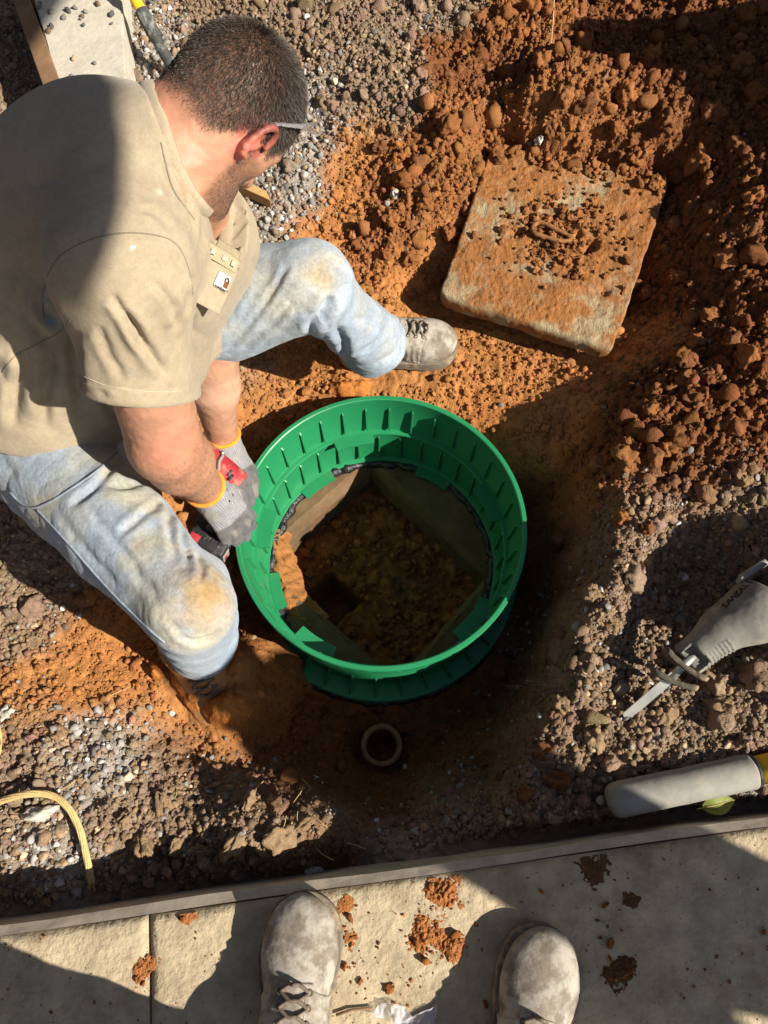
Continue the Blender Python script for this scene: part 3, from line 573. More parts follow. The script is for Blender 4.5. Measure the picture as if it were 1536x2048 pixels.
# brown board leaning along the kerb
a0, a1 = P(28, -40, .055), P(125, 228, .055); ax = nrm(a1-a0); sd = np.array([ax[1], -ax[0], 0]); 
V, Fq = box((a0+a1)/2-np.array([0, 0, .07]), (np.linalg.norm(a1-a0), .045, .14), np.column_stack([ax, sd, [0, 0, 1]]), .003)
tag(mesh('timber_board', V, Fq, M['wood'], smooth=False), 'brown timber board on edge against the pale kerb', 'board')
# small wooden stake tip by the man's chin
a0, a1 = gp(455, 372, .02), gp(548, 410, .012); ax = nrm(a1-a0); sd = nrm(np.cross([0, 0, 1], ax)); up = np.cross(ax, sd)
V, Fq = box((a0+a1)/2, (np.linalg.norm(a1-a0), .022, .03), np.column_stack([ax, sd, up]), .002)
V = np.asarray(V); t = (V-a1)@ax; s_ = (V-a1)@sd; V = V-np.outer(np.where(t > -.01, (s_+.011)*1.2, 0), ax)
tag(mesh('wooden_stake', V, Fq, M['stake'], smooth=False), 'short yellow wooden stake lying on grey gravel below the chin', 'stake')

# ------------------------------------------------------------------ the green riser
riser = thing('riser', 'round green plastic riser ring standing in the dug pit', 'riser', (RX, RY, -.445))
def at_riser(V): return np.asarray(V)+np.array([RX, RY, 0])
ZT, ZM, ZB = -.14, -.292, -.445
prof_up = [(.3225, ZT-.002), (.325, ZT), (.333, ZT), (.335, ZT-.003), (.335, ZT-.008), (.3295, ZT-.011), (.3225, ZM+.012), (.325, ZM+.004), (.325, ZM+.001), (.305, ZM+.001), (.303, ZM+.004), (.305, ZM+.007), (.3145, ZM+.008), (.3165, ZM+.011)]
V, Fq = lathe(prof_up, 200); up = mesh('upper_ring', at_riser(V), Fq, M['green'], riser)
prof_lo = [(.3095, ZM-.004), (.324, ZM-.002), (.324, ZM-.008), (.3145, ZM-.014), (.3175, ZB+.018), (.322, ZB+.014), (.362, ZB+.012), (.364, ZB+.009), (.364, ZB+.002), (.360, ZB), (.300, ZB), (.298, ZB+.003), (.300, ZB+.006), (.3085, ZB+.008), (.3105, ZB+.012)]
V, Fq = lathe(prof_lo, 200); lo = mesh('lower_ring', at_riser(V), Fq, M['green'], riser)
for m_ in (up, lo):
    md = m_.modifiers.new('edge', 'EDGE_SPLIT'); md.split_angle = math.radians(32)
NR = 34
def rib_mesh(parent, r0, r1, z0, z1, depth, th, name):
    # a thin upright fin, thicker at its foot, drawn round the wall
    V = []
    for (r, z, t) in ((r0+.002, z0, th), (r0-depth, z0+.002, th), (r1-depth*.55, z1-.006, th*.8), (r1+.002, z1, th*.8)):
        V += [(r, -t/2, z), (r, t/2, z)]
    Fq = [[0, 2, 3, 1], [2, 4, 5, 3], [4, 6, 7, 5], [0, 6, 4, 2], [1, 3, 5, 7], [6, 0, 1, 7]]
    o = mesh(name, V, Fq, M['green'], parent, smooth=False, local=True); o.location = (0, 0, .445)
    return o
first = rib_mesh(up, .3165, .3205, ZM+.016, ZT-.036, .009, .0045, 'rib')
for k in range(NR):
    (first if k == 0 else dup(first, up)).rotation_euler = (0, 0, 2*math.pi*(k+.15)/NR)
first = rib_mesh(lo, .3105, .3095, ZB+.016, ZM-.018, .009, .0045, 'rib')
for k in range(NR):
    (first if k == 0 else dup(first, lo)).rotation_euler = (0, 0, 2*math.pi*(k+.6)/NR)
# lugs hanging below the rim's outside and gussets over the base flange
def seg(parent, r0, r1, z0, z1, a, name):
    V, Fq = lathe([(r0, z0), (r1, z0), (r1, z1), (r0, z1)], 6, -a/2, a/2); o = mesh(name, V, Fq, M['green'], parent, smooth=False, local=True); o.location = (0, 0, .445); return o
first = seg(up, .3265, .3345, ZT-.024, ZT-.0085, math.radians(9.0), 'lug')
for k in range(NR): (first if k == 0 else dup(first, up)).rotation_euler = (0, 0, 2*math.pi*(k+.65)/NR)
V, Fq = lathe([(.324, ZT-.032), (.331, ZT-.033), (.331, ZT-.036), (.324, ZT-.037)], 160); mesh('bead', at_riser(V), Fq, M['green'], up)
V, Fq = lathe([(.324, ZT-.044), (.3305, ZT-.045), (.3305, ZT-.048), (.324, ZT-.049)], 160); mesh('bead', at_riser(V), Fq, M['green'], up)
gv = [(.315, -.002, ZB+.013), (.315, .002, ZB+.013), (.355, -.002, ZB+.013), (.355, .002, ZB+.013), (.315, -.002, ZB+.075), (.315, .002, ZB+.075)]
first = mesh('gusset', gv, [[0, 2, 3, 1], [2, 4, 5, 3], [0, 4, 2], [1, 3, 5], [4, 0, 1, 5]], M['green'], lo, smooth=False, local=True); first.location = (0, 0, .445)
for k in range(NR): (first if k == 0 else dup(first, lo)).rotation_euler = (0, 0, 2*math.pi*(k+.3)/NR)
# latch tabs standing in from the two ledges
for par, rr0, rr1, zz, angs in ((up, .276, .307, ZM+.0045, (238, 104, 172, 318, 22)), (lo, .272, .300, ZB+.004, (128, 196, 262, 330, 60))):
    first = seg(par, rr0, rr1, zz-.003, zz+.003, math.radians(20), 'tab')
    for k, a in enumerate(angs): (first if k == 0 else dup(first, par)).rotation_euler = (0, 0, math.radians(a))
# black sealant squeezed out under the ring
a = np.linspace(0, 2*np.pi, 260); pp = np.column_stack([np.cos(a), np.sin(a), 0*a])
r_ = .297+.010*noise(pp, 9); V, Fq = tube(np.column_stack([RX+r_*np.cos(a), RY+r_*np.sin(a), ZB-.010+.006*noise(pp, 12, 5)]), .013+.006*noise(pp, 16, 3), 10, False)
N_ = normals(V, np.array(Fq)); V = V+N_*(.004*fbm(V, 70, 0, 2))[:, None]
mesh('sealant', V, Fq, M['sealant'], riser)
a = np.linspace(3.6, 5.6, 120); pp = np.column_stack([np.cos(a), np.sin(a), 0*a]); r_ = .362+.006*noise(pp, 9)
V, Fq = tube(np.column_stack([RX+r_*np.cos(a), RY+r_*np.sin(a), ZB-.006+.004*noise(pp, 12, 5)]), .011+.004*noise(pp, 16, 3), 8); V = V+normals(V, np.array([f for f in Fq if len(f) == 4]))*(.003*fbm(V, 70, 0, 2))[:, None]
mesh('sealant', V, Fq, M['sealant'], riser)

# ------------------------------------------------------------------ concrete tank below, seen through the riser
tank = thing('tank', 'square mouth of a stained concrete tank below the green riser', 'tank', (RX, RY, -.9))
TZ = ZB-.012
rim = [P(742, 916, TZ-.01), P(990, 1148, TZ-.01), P(800, 1375, TZ-.01), P(505, 1120, TZ-.01)]
cor = [q[:2] for q in rim]; cc = np.mean(cor, axis=0)
inn = [cc+(q-cc)*.93 for q in cor]; fl = [cc+(q-cc)*.90 for q in cor]
def rough_quad(A, B, C, D, n=40, m=14, amp=.005, sc=18):
    """bilinear patch A-B / D-C with uneven surface."""
    S = np.linspace(0, 1, n+1)[:, None, None]; T = np.linspace(0, 1, m+1)[None, :, None]; A, B, C, D = [np.asarray(x, float) for x in (A, B, C, D)]
    G = (A*(1-S)+B*S)*(1-T)+(D*(1-S)+C*S)*T; G = G.reshape(-1, 3); nn = nrm(np.cross(B-A, D-A)); G = G+nn*(amp*fbm(G, sc, 3, 3))[:, None]
    I = np.arange((n+1)*(m+1)).reshape(n+1, m+1); return G, [list(q) for q in np.stack([I[:-1, :-1], I[1:, :-1], I[1:, 1:], I[:-1, 1:]], -1).reshape(-1, 4)]
z3 = lambda q, z: np.array([q[0], q[1], z])
outr = .40
ob = [np.array([RX, RY])+.338*nrm(q-np.array([RX, RY])) for q in cor]
for i in range(4):
    j = (i+1) % 4
    a_i = math.atan2(cor[i][1]-RY, cor[i][0]-RX); a_j = math.atan2(cor[j][1]-RY, cor[j][0]-RX); a_j = a_i+((a_j-a_i+math.pi) % (2*math.pi)-math.pi); Gp = []
    for s_ in np.linspace(0, 1, 41):
        th_ = a_i+(a_j-a_i)*s_; o_ = np.array([RX+.350*math.cos(th_), RY+.350*math.sin(th_), TZ-.004]); e_ = z3(cor[i]*(1-s_)+cor[j]*s_, TZ)
        for t_ in np.linspace(0, 1, 13): Gp.append(o_*(1-t_)+e_*t_)
    Gp = np.array(Gp); Gp[:, 2] += .003*fbm(Gp, 18, 3, 3); I_ = np.arange(41*13).reshape(41, 13)
    parts_ = [(Gp, [list(q) for q in np.stack([I_[:-1, :-1], I_[1:, :-1], I_[1:, 1:], I_[:-1, 1:]], -1).reshape(-1, 4)]),
              rough_quad(z3(cor[i], TZ), z3(cor[j], TZ), z3(inn[j], TZ-.05), z3(inn[i], TZ-.05), 40, 8, .004),
              rough_quad(z3(inn[i], TZ-.05), z3(inn[j], TZ-.05), z3(fl[j], -.86), z3(fl[i], -.86), 40, 14, .006)]
    V, Fq = join(parts_); mesh('mouth_wall', V, Fq, M['tank'], tank)
# sludge on the tank floor with a dark square sump
n = 150; xs = np.linspace(-.34, .34, n); A, B = np.meshgrid(xs, xs, indexing='ij'); pX = np.column_stack([RX+A.ravel(), RY+B.ravel(), np.zeros(n*n)])
hz = -.60+.022*fbm(pX, 11, 4, 4)+.03*(np.abs(noise(pX, 22, 6))-.3)
dv = nrm(cor[1]-cor[0]); du = np.array([-dv[1], dv[0]]); sc_ = P(655, 1205, -.60)[:2]; q = pX[:, :2]-sc_
inside = np.maximum(np.abs(q@dv)-.055, np.abs(q@du)-.062); hz = hz-.16*sstep(.012, -.006, inside)
pX[:, 2] = hz; I = np.arange(n*n).reshape(n, n); Q = np.stack([I[:-1, :-1], I[1:, :-1], I[1:, 1:], I[:-1, 1:]], -1).reshape(-1, 4)
t = .5+.5*np.clip(fbm(pX, 16, 3, 3), -1, 1)[:, None]; g = sstep(.25, .5, fbm(pX, 9, 8, 3))[:, None]*.6
mesh('sludge', pX, Q, M['soil'], tank, col=np.clip(np.array([.30, .115, .038])*(.6+.7*t)*(1-g)+np.array([.25, .16, .085])*g, .01, 1))['kind'] = 'stuff'
# orange soil that slid in against the left side, and lumps on the floor
def heap_strip(pts, w_, hgt, name, colr, par):
    pts = spline(pts, 60); T = np.gradient(pts, axis=0); nrm_ = np.column_stack([-T[:, 1], T[:, 0], 0*T[:, 0]]); nrm_ /= np.linalg.norm(nrm_, axis=1)[:, None]; m = 17
    V = np.concatenate([[p_+nn*w_*s_+np.array([0, 0, hgt*(1-s_*s_)-.02*abs(s_)]) for s_ in np.linspace(-1, 1, m)] for p_, nn in zip(pts, nrm_)])
    V += .016*np.column_stack([fbm(V, 22, 3, 4), fbm(V, 22, 8, 4), .5*fbm(V, 50, 3, 3)]); I = np.arange(60*m).reshape(60, m); Q = np.stack([I[:-1, :-1], I[1:, :-1], I[1:, 1:], I[:-1, 1:]], -1).reshape(-1, 4)
    return mesh(name, V, Q, M['soil'], par, col=np.tile(colr, (len(V), 1))*(.85+.3*rng.random((len(V), 1))))
hs = heap_strip([P(548,1062,-.452), P(553,1110,-.455), P(566,1165,-.458), P(590,1215,-.462), P(628,1258,-.468)], .050, .010, 'slipped_soil', np.array([.36, .155, .052]), tank); hs['kind'] = 'stuff'
n = 520; a = rng.uniform(0, 2*np.pi, n); r_ = .24*np.sqrt(rng.random(n)); lp = np.column_stack([RX+r_*np.cos(a), RY+r_*np.sin(a), np.full(n, -.595)]); s_ = .0035*(1-rng.random(n)*.96)**(-.55)
ks_ = np.maximum(np.abs((lp[:, :2]-sc_)@dv), np.abs((lp[:, :2]-sc_)@du)) > .075; lp = lp[ks_]; s_ = s_[ks_]; n = len(lp)
scatter('sludge_lumps', lp, s_, np.tile([.28, .11, .038], (n, 1))*rng.uniform(.6, 1.4, (n, 1)), T1, M['clod'], True)

# ------------------------------------------------------------------ upright pipe end in the pit
pc = P(763, 1490, -.385)
V, Fq = lathe([(.0365, -.003), (.039, .002), (.047, .002), (.0495, -.002), (.0495, -.16), (.0365, -.16)], 56)
pp_ = thing('pipe', 'open upright end of a muddy pipe at the bottom of the pit', 'pipe', pc)
mesh('pipe_wall', V+pc, Fq, M['pipe'], pp_)
a = np.linspace(0, 2*np.pi, 40, endpoint=False); mesh('pipe_mud', np.concatenate([[pc+[0, 0, -.155]], pc+np.column_stack([.037*np.cos(a), .037*np.sin(a), np.full(40, -.158)])]), [[0, 1+i, 1+(i+1) % 40] for i in range(40)], M['soil'], pp_, col=np.tile([.1, .04, .015], (41, 1)))

# ------------------------------------------------------------------ concrete lid caked with clay
lidc = [P(985, 290, -.045), P(1340, 360, -.045), P(1225, 700, -.055), P(878, 590, -.065)]
lid = thing('concrete_lid', 'square concrete lid caked with orange clay lying on the spoil', 'lid', np.mean(lidc, axis=0)-np.array([0, 0, .07]))
n = 130; S = np.linspace(0, 1, n)[:, None, None]; T = np.linspace(0, 1, n)[None, :, None]
A, B, C_, D = lidc; G = ((A*(1-S)+B*S)*(1-T)+(D*(1-S)+C_*S)*T).reshape(-1, 3)
s_ = np.repeat(np.linspace(0, 1, n), n); t_ = np.tile(np.linspace(0, 1, n), n)
cx, cy = np.clip(np.abs(s_-.5)-.44, 0, 1)/.06, np.clip(np.abs(t_-.5)-.44, 0, 1)/.06
corner = np.clip(cx*cx+cy*cy, 0, 2); pull = np.where(corner > 1, 1-.06*(np.sqrt(corner)-1), 1); ctr = G.mean(0); G[:, :2] = ctr[:2]+(G[:, :2]-ctr[:2])*pull[:, None]
G[:, :2] += .003*np.column_stack([fbm(G, 16, 1, 2), fbm(G, 16, 5, 2)])*np.clip(np.maximum(cx, cy), 0, 1)[:, None]
crust = sstep(-.75, .35, fbm(G, 8, 12, 4)+.45*sstep(.95, .3, t_)-.25*sstep(.75, 1., t_)-.25*sstep(.8, 1, s_))
ctrm = np.exp(-(((s_-.52)/.26)**2+((t_-.5)/.16)**2)); hz = .003*fbm(G, 16, 2, 2)+.005*crust+(.25+.75*crust)*.006*np.abs(fbm(G, 75, 3, 3))+ctrm*(.020*fbm(G, 26, 8, 4)-.004)+.0022*fbm(G, 120, 4, 2)
edge = np.minimum(np.minimum(s_, 1-s_), np.minimum(t_, 1-t_)); hz = hz-.006*np.clip(1-edge/.010, 0, 1)**2
for ds_, dt_, rr_ in ((.33, .42, .026), (.70, .50, .030), (.685, .52, .026), (.715, .48, .024), (.80, .28, .030), (.40, .38, .02), (.62, .44, .018), (.86, .72, .022), (.30, .52, .02), (.48, .36, .018)):
    hz = hz-.020*np.exp(-(((s_-ds_)/rr_)**2+((t_-dt_)/(rr_*.9))**2))
G[:, 2] += hz
clay = np.array([.33, .138, .046])*(.8+.35*(.5+.5*np.clip(fbm(G, 30, 4, 3), -1, 1)))[:, None]; conc = np.array([.40, .315, .19])*(.8+.3*(.5+.5*np.clip(fbm(G, 40, 14, 3), -1, 1)))[:, None]
k = sstep(.0, 1.0, .10+.85*crust+.45*fbm(G, 30, 6, 5)+.22*fbm(G, 110, 3, 2))[:, None]; colr = clay*k+conc*(1-k)
I = np.arange(n*n).reshape(n, n); Fq = [list(q) for q in np.stack([I[:-1, :-1], I[:-1, 1:], I[1:, 1:], I[1:, :-1]], -1).reshape(-1, 4)]
ring = list(I[:, 0])+list(I[-1, 1:])+list(I[-2::-1, -1])+list(I[0, -2:0:-1]); r = len(ring); V = G; cl = colr
for lv, ins in ((.010, .004), (.020, .002), (.045, -.02)):
    Vb = G[ring].copy(); Vb[:, 2] = Vb[:, 2]-lv; Vb = Vb+(Vb-ctr)*np.array([ins, ins, 0]); Vb += .0012*np.column_stack([fbm(Vb, 60, 1), fbm(Vb, 60, 7), fbm(Vb, 60, 9)]); k0 = len(V)
    prev = ring if lv == .010 else list(range(k0-r, k0)); V = np.concatenate([V, Vb]); cl = np.concatenate([cl, (np.array([.34, .15, .055])*(1-sstep(-.1, .3, fbm(Vb, 18, 4, 3))[:, None])+np.array([.38, .29, .18])*sstep(-.1, .3, fbm(Vb, 18, 4, 3))[:, None])])
    Fq += [[prev[i], prev[(i+1) % r], k0+(i+1) % r, k0+i] for i in range(r)]
slabm = mesh('lid_slab', V, Fq, M['lid'], lid, col=cl); lidtree = bvh(V, Fq)
hp = [onto(lidtree, u, v)[0] for u, v in ((1062, 462), (1075, 455), (1100, 462), (1125, 472), (1140, 484), (1120, 490), (1090, 484), (1066, 474), (1062, 462))]
hp = spline([q+np.array([0, 0, .013+.004*math.sin(i*1.3)]) for i, q in enumerate(hp)], 60); V, Fq = tube(hp, .0056, 8, False); V = V+.0022*fbm(V, 130, 0, 3)[:, None]
mesh('lifting_loop', V, Fq, M['rustloop'], lid)
n = 380; s2 = np.clip(rng.normal(.53, .17, n), .05, .95); t2 = np.clip(rng.normal(.47, .14, n), .05, .95); ii = (np.round(s2*129)*130+np.round(t2*129)).astype(int); sz = .0028*(1-rng.random(n)*.93)**(-.5)
o = scatter('lid_crumbs', G[ii]+np.array([0, 0, .003]), sz, np.tile([.29, .12, .042], (n, 1))*rng.uniform(.6, 1.25, (n, 1)), T1[:9], M['clod'], False)
n = 150; s2 = rng.uniform(.02, .98, n); t2 = np.abs(rng.normal(0, .05, n)); ii = (np.round(s2*129)*130+np.round(np.clip(t2, 0, 1)*129)).astype(int); sz = .004*(1-rng.random(n)*.93)**(-.55)
scatter('lid_crumbs', G[ii]+np.array([0, 0, .004]), sz, np.tile([.30, .125, .044], (n, 1))*rng.uniform(.6, 1.25, (n, 1)), T1, M['clod'], True)
# ------------------------------------------------------------------ the kneeling worker
J = dict(hipR=PD(105,925,1.42), kneeR=PD(380,1215,1.19), ankR=PD(402,1292,1.52), hipL=PD(270,648,1.5), kneeL=PD(618,572,1.34), ankL=PD(750,690,1.73),
         shR=PD(243,535,.98), elR=PD(330,890,1.22), wrR=PD(418,985,1.45), shL=PD(405,480,1.25), elL=PD(418,715,1.47), wrL=PD(447,890,1.66),
         S0=PD(130,840,1.48), S1=PD(100,690,1.36), S2=PD(130,530,1.25), S3=PD(225,405,1.15), nk=PD(345,310,1.06), hd=PD(462,232,1.05))
HF = nrm(toworld([.27, -.345, -.90])); HU = nrm(toworld([.78, .62, .0])); HU = nrm(HU-HF*(HU@HF)); HL = np.cross(HU, HF)
HR3 = np.column_stack([HF, HL, HU])                       # columns: forward, left, up
hd = J['hd']; HS = .92; hl = lambda x, y, z: hd+HR3@np.array([x, y, z])*HS
def skull(p):
    q = (p-hd.astype(np.float32))@HR3.astype(np.float32)/np.float32(HS)
    d = ell(q, (-.012, 0, .036), (.098, .078, .088))
    d = smin(d, ell(q, (-.035, 0, .012), (.072, .072, .075)), .03)
    d = smin(d, ell(q, (.030, 0, -.028), (.060, .060, .085)), .03)
    for s in (1, -1):
        d = smin(d, cap(q, (-.002, s*.052, -.055), (.066, s*.018, -.098), .020, .018), .03)
        d = smin(d, cap(q, (.052, s*.045, -.012), (.030, s*.060, -.010), .018, .014), .025)
        d = smin(d, cap(q, (.080, s*.014, .024), (.066, s*.046, .022), .010, .010), .018)
        d = smax(d, -(np.linalg.norm(q-np.array([.093, s*.031, .004], np.float32), axis=1)-.013), .010)
        d = smin(d, np.linalg.norm(q-np.array([.075, s*.031, .003], np.float32), axis=1)-.0125, .004)
    d = smin(d, cap(q, (.088, 0, .008), (.108, 0, -.030), .008, .012), .012)
    d = smin(d, cap(q, (.094, .010, -.034), (.094, -.010, -.034), .010, .010), .008)
    d = smin(d, cap(q, (.080, .018, -.062), (.080, -.018, -.062), .009, .009), .010)
    d = smax(d, -cap(q, (.093, .02, -.063), (.093, -.02, -.063), .0028, .0028), .004)
    d = smin(d, cap(q, (.072, .012, -.100), (.072, -.012, -.100), .019, .019), .02)
    for s in (1, -1):                                     # ears: rim, bowl, lobe
        c = np.array([-.006, s*.079, .000]); pts = []
        for k in range(11):
            a = math.radians(-100+k*27); x, z = .019*math.cos(a)*.95-.004, .031*math.sin(a)
            pts.append(c+np.array([-x, s*(.012+.006*math.cos(a)), z+.002]))
        e = None
        for k in range(10):
            t = cap(q, pts[k], pts[k+1], .0046, .0046); e = t if e is None else smin(e, t, .004)
        Re = np.column_stack([nrm([1, -s*.45, 0]), nrm([s*.45, 1, 0]), [0, 0, 1]])
        e = smin(e, ell(q, c+np.array([0, s*.003, 0]), (.017, .0045, .029), Re), .006)
        e = smin(e, cap(q, c+np.array([.004, s*.001, -.026]), c+np.array([.010, s*.0, -.033]), .0062, .005), .006)
        e = smin(e, cap(q, c+np.array([.014, 0, .0]), c+np.array([.011, s*.002, -.010]), .0045, .004), .005)
        d = smin(d, e, .006)
    return d*np.float32(HS)
def arm(p, sh, el, wr, ru, re, rf, rw):
    m = sh+(el-sh)*.45; d = cap(p, sh, el, ru, re); d = smin(d, cap(p, m, el, ru*.9, re), .03)
    f = el+(wr-el)*.30; d = smin(d, cap(p, el, f, re, rf), .03); d = smin(d, cap(p, f, wr, rf, rw), .03); return d
wristR_end = J['wrR']+nrm(J['wrR']-J['elR'])*.03; wristL_end = J['wrL']+nrm(J['wrL']-J['elL'])*.03
def hand_frame(wr, kn, palm):
    X = nrm(kn-wr); Z = -nrm(palm-X*(np.asarray(palm)@X)); return X, np.cross(Z, X), Z    # X to knuckles, Z out of the back
def hand_chains(wr, kn, palm, side, curls, spread=.0, scale=1.0, thumb=None):
    X, Y, Z = hand_frame(wr, kn, palm); ch = []
    for k, (y, ls, xl) in enumerate(((.033, (.047, .029, .023), .092), (.011, (.051, .033, .025), .096), (-.011, (.047, .030, .024), .091), (-.031, (.037, .023, .021), .083))):
        y = y*side; p0 = wr+(X*.012+Y*y*.55)*scale; p1 = wr+(X*xl+Y*y+Z*(.004-.006*abs(k-1.3)))*scale; pts = [p0, p1]; a = 0; 
        for L_, c in zip(ls, curls[k] if isinstance(curls[0], (tuple, list)) else curls):
            a += math.radians(c); dirv = X*math.cos(a)-Z*math.sin(a)+Y*side*spread*(1.2-k); pts.append(pts[-1]+nrm(dirv)*L_*scale)
        ch.append(pts)
    th = thumb or ((.022, .026, -.012), (.052, .050, -.030), (.080, .050, -.050), (.100, .038, -.062))
    ch.append([wr+(X*a+Y*side*b+Z*c)*scale for a, b, c in th]); return ch, (X, Y, Z)
def hand_sdf(p, ch, r0=.0125, grow=0.0, k=.012):
    d = None
    for i, c in enumerate(ch):
        rs = [.017, r0, r0*.95, r0*.86, r0*.76] if i < 4 else [.020, .0165, .0135, .0115]
        if i == 3: rs = [r_*.88 for r_ in rs]
        f = None
        for j in range(len(c)-1):
            t = cap(p, c[j], c[j+1], rs[j]+grow, rs[j+1]+grow); f = t if f is None else smin(f, t, .005 if j else .012)
        d = f if d is None else smin(d, f, k if i == 4 else .0035)
    pal = None                                             # web between the metacarpals
    for i in range(3):
        t = cap(p, (ch[i][0]+ch[i+1][0])/2, (ch[i][1]+ch[i+1][1])/2-(ch[i][1]-ch[i][0])*.12, .0165+grow, .0125+grow); pal = t if pal is None else smin(pal, t, .01)
    return smin(d, pal, .008)
knR = PD(462,1036,1.475); knL = PD(489,948,1.67)
chR, frR = hand_chains(J['wrR'], knR, toworld([-.35, -.25, -.9]), 1, (55, 80, 45))
chL, frL = hand_chains(J['wrL'], knL, toworld([-.75, -.15, -.55]), -1, (38, 55, 35))
def body_f(p):
    d = skull(p)
    n0 = hl(-.030, 0, -.045); n1 = J['nk']
    d = smin(d, cap(p, n0, n1, .058, .068), .035)
    d = smin(d, cap(p, hl(.02, 0, -.07), n1+HR3@np.array([.05, 0, 0]), .035, .05), .03)
    for s, e, w, we in (('shR', 'elR', 'wrR', wristR_end), ('shL', 'elL', 'wrL', wristL_end)):
        k = 1.0 if s == 'shR' else .92
        d = smin(d, cap(p, n1, J[s], .062, .055), .04)
        d = smin(d, arm(p, J[s], J[e], J[w], .060*k, .051*k, .053*k, .031), .03)
    d = smin(d, hand_sdf(p, chR, .0095, 0), .012); d = smin(d, hand_sdf(p, chL, .0095, 0), .012)
    d = smin(d, cap(p, n1, J['S3'], .07, .12), .05)
    for a, b, ra, rb in (('S3', 'S2', .12, .14), ('S2', 'S1', .14, .13), ('S1', 'S0', .13, .12)): d = smin(d, cap(p, J[a], J[b], ra, rb), .04)
    return d
allp = np.array([J[k] for k in J]); man = thing('person', 'man in tan t-shirt and dusty jeans crouching over the riser with gloves and drill', 'person', (J['S0'][0], J['S0'][1], .02))
V, Q = nets(body_f, allp.min(0)-.2, allp.max(0)+.2, .0032)
N_ = normals(V, Q); V = V+N_*(.0008*fbm(V, 55, 0, 2)+.0004*fbm(V, 160, 0, 2))[:, None]
q = (V-hd)@HR3/HS
skc = np.tile([.40, .205, .125], (len(V), 1))
red = sstep(.30, .0, np.linalg.norm(V-J['elR'], axis=1)/.35)[:, None]*.55; skc = skc*(1-red)+np.array([.31, .125, .068])*red
pale = sstep(.12, .02, np.abs((V-J['elL'])@nrm(J['wrL']-J['elL'])-.05))[:, None]*sstep(.2, .1, np.linalg.norm(V-(J['elL']+J['wrL'])/2, axis=1))[:, None]; skc = skc*(1-pale*.6)+np.array([.52, .32, .22])*pale*.6
ear = (np.abs(q[:, 1]) > .076)&(np.abs(q[:, 0]+.006) < .032)&(np.abs(q[:, 2]) < .045); skc[ear] = [.54, .17, .12]
elb = np.exp(-(np.linalg.norm(V-PD(345, 895, 1.16), axis=1)/.035)**2)[:, None]*.6; skc = skc*(1-elb)+np.array([.58, .20, .13])*elb
nb = np.exp(-(np.linalg.norm(V-PD(340, 215, 1.0), axis=1)/.05)**2)[:, None]*.5; skc = skc*(1-nb)+np.array([.52, .21, .13])*nb
skc = skc*(1+.13*np.clip(fbm(V, 40, 3, 4), -1, 1)+.07*np.clip(fbm(V, 12, 3, 2), -1, 1))[:, None]
# scalp and jaw darken under the stubble: skin colour seen between hairs
def hairmask(q):                                          # 1 on the scalp
    x, y, z = q[:, 0], q[:, 1], q[:, 2]; line = np.interp(x, [-.10, -.05, -.02, .012, .035, .055, .075, .09], [-.050, -.046, .004, .016, .012, .030, .055, .075])
    return sstep(-.018, .014, z-line+.006*noise(q*1.0, 60))
def beardmask(q):
    x, y, z = q[:, 0], q[:, 1], q[:, 2]
    return sstep(-.018, -.05, z-.25*(.03-x)*0)*sstep(-.005, .02, x)*sstep(-.16, -.10, z)+.9*sstep(.006, -.004, np.abs(x-.018)-.006)*sstep(.03, .0, z)*(np.abs(y) > .05)*(z > -.06)
hm = hairmask(q)*(np.linalg.norm(q, axis=1) < .16); bmk = np.clip(beardmask(q), 0, 1)*(np.linalg.norm(q, axis=1) < .16)
skc = skc*(1-.60*hm[:, None])*(1-.38*bmk[:, None])
body = mesh('body', V, Q, M['skin'], man, col=np.clip(skc, .01, .9)); bodyV, bodyQ, bodyN = V, Q, normals(V, Q); btree = bvh(V, Q)
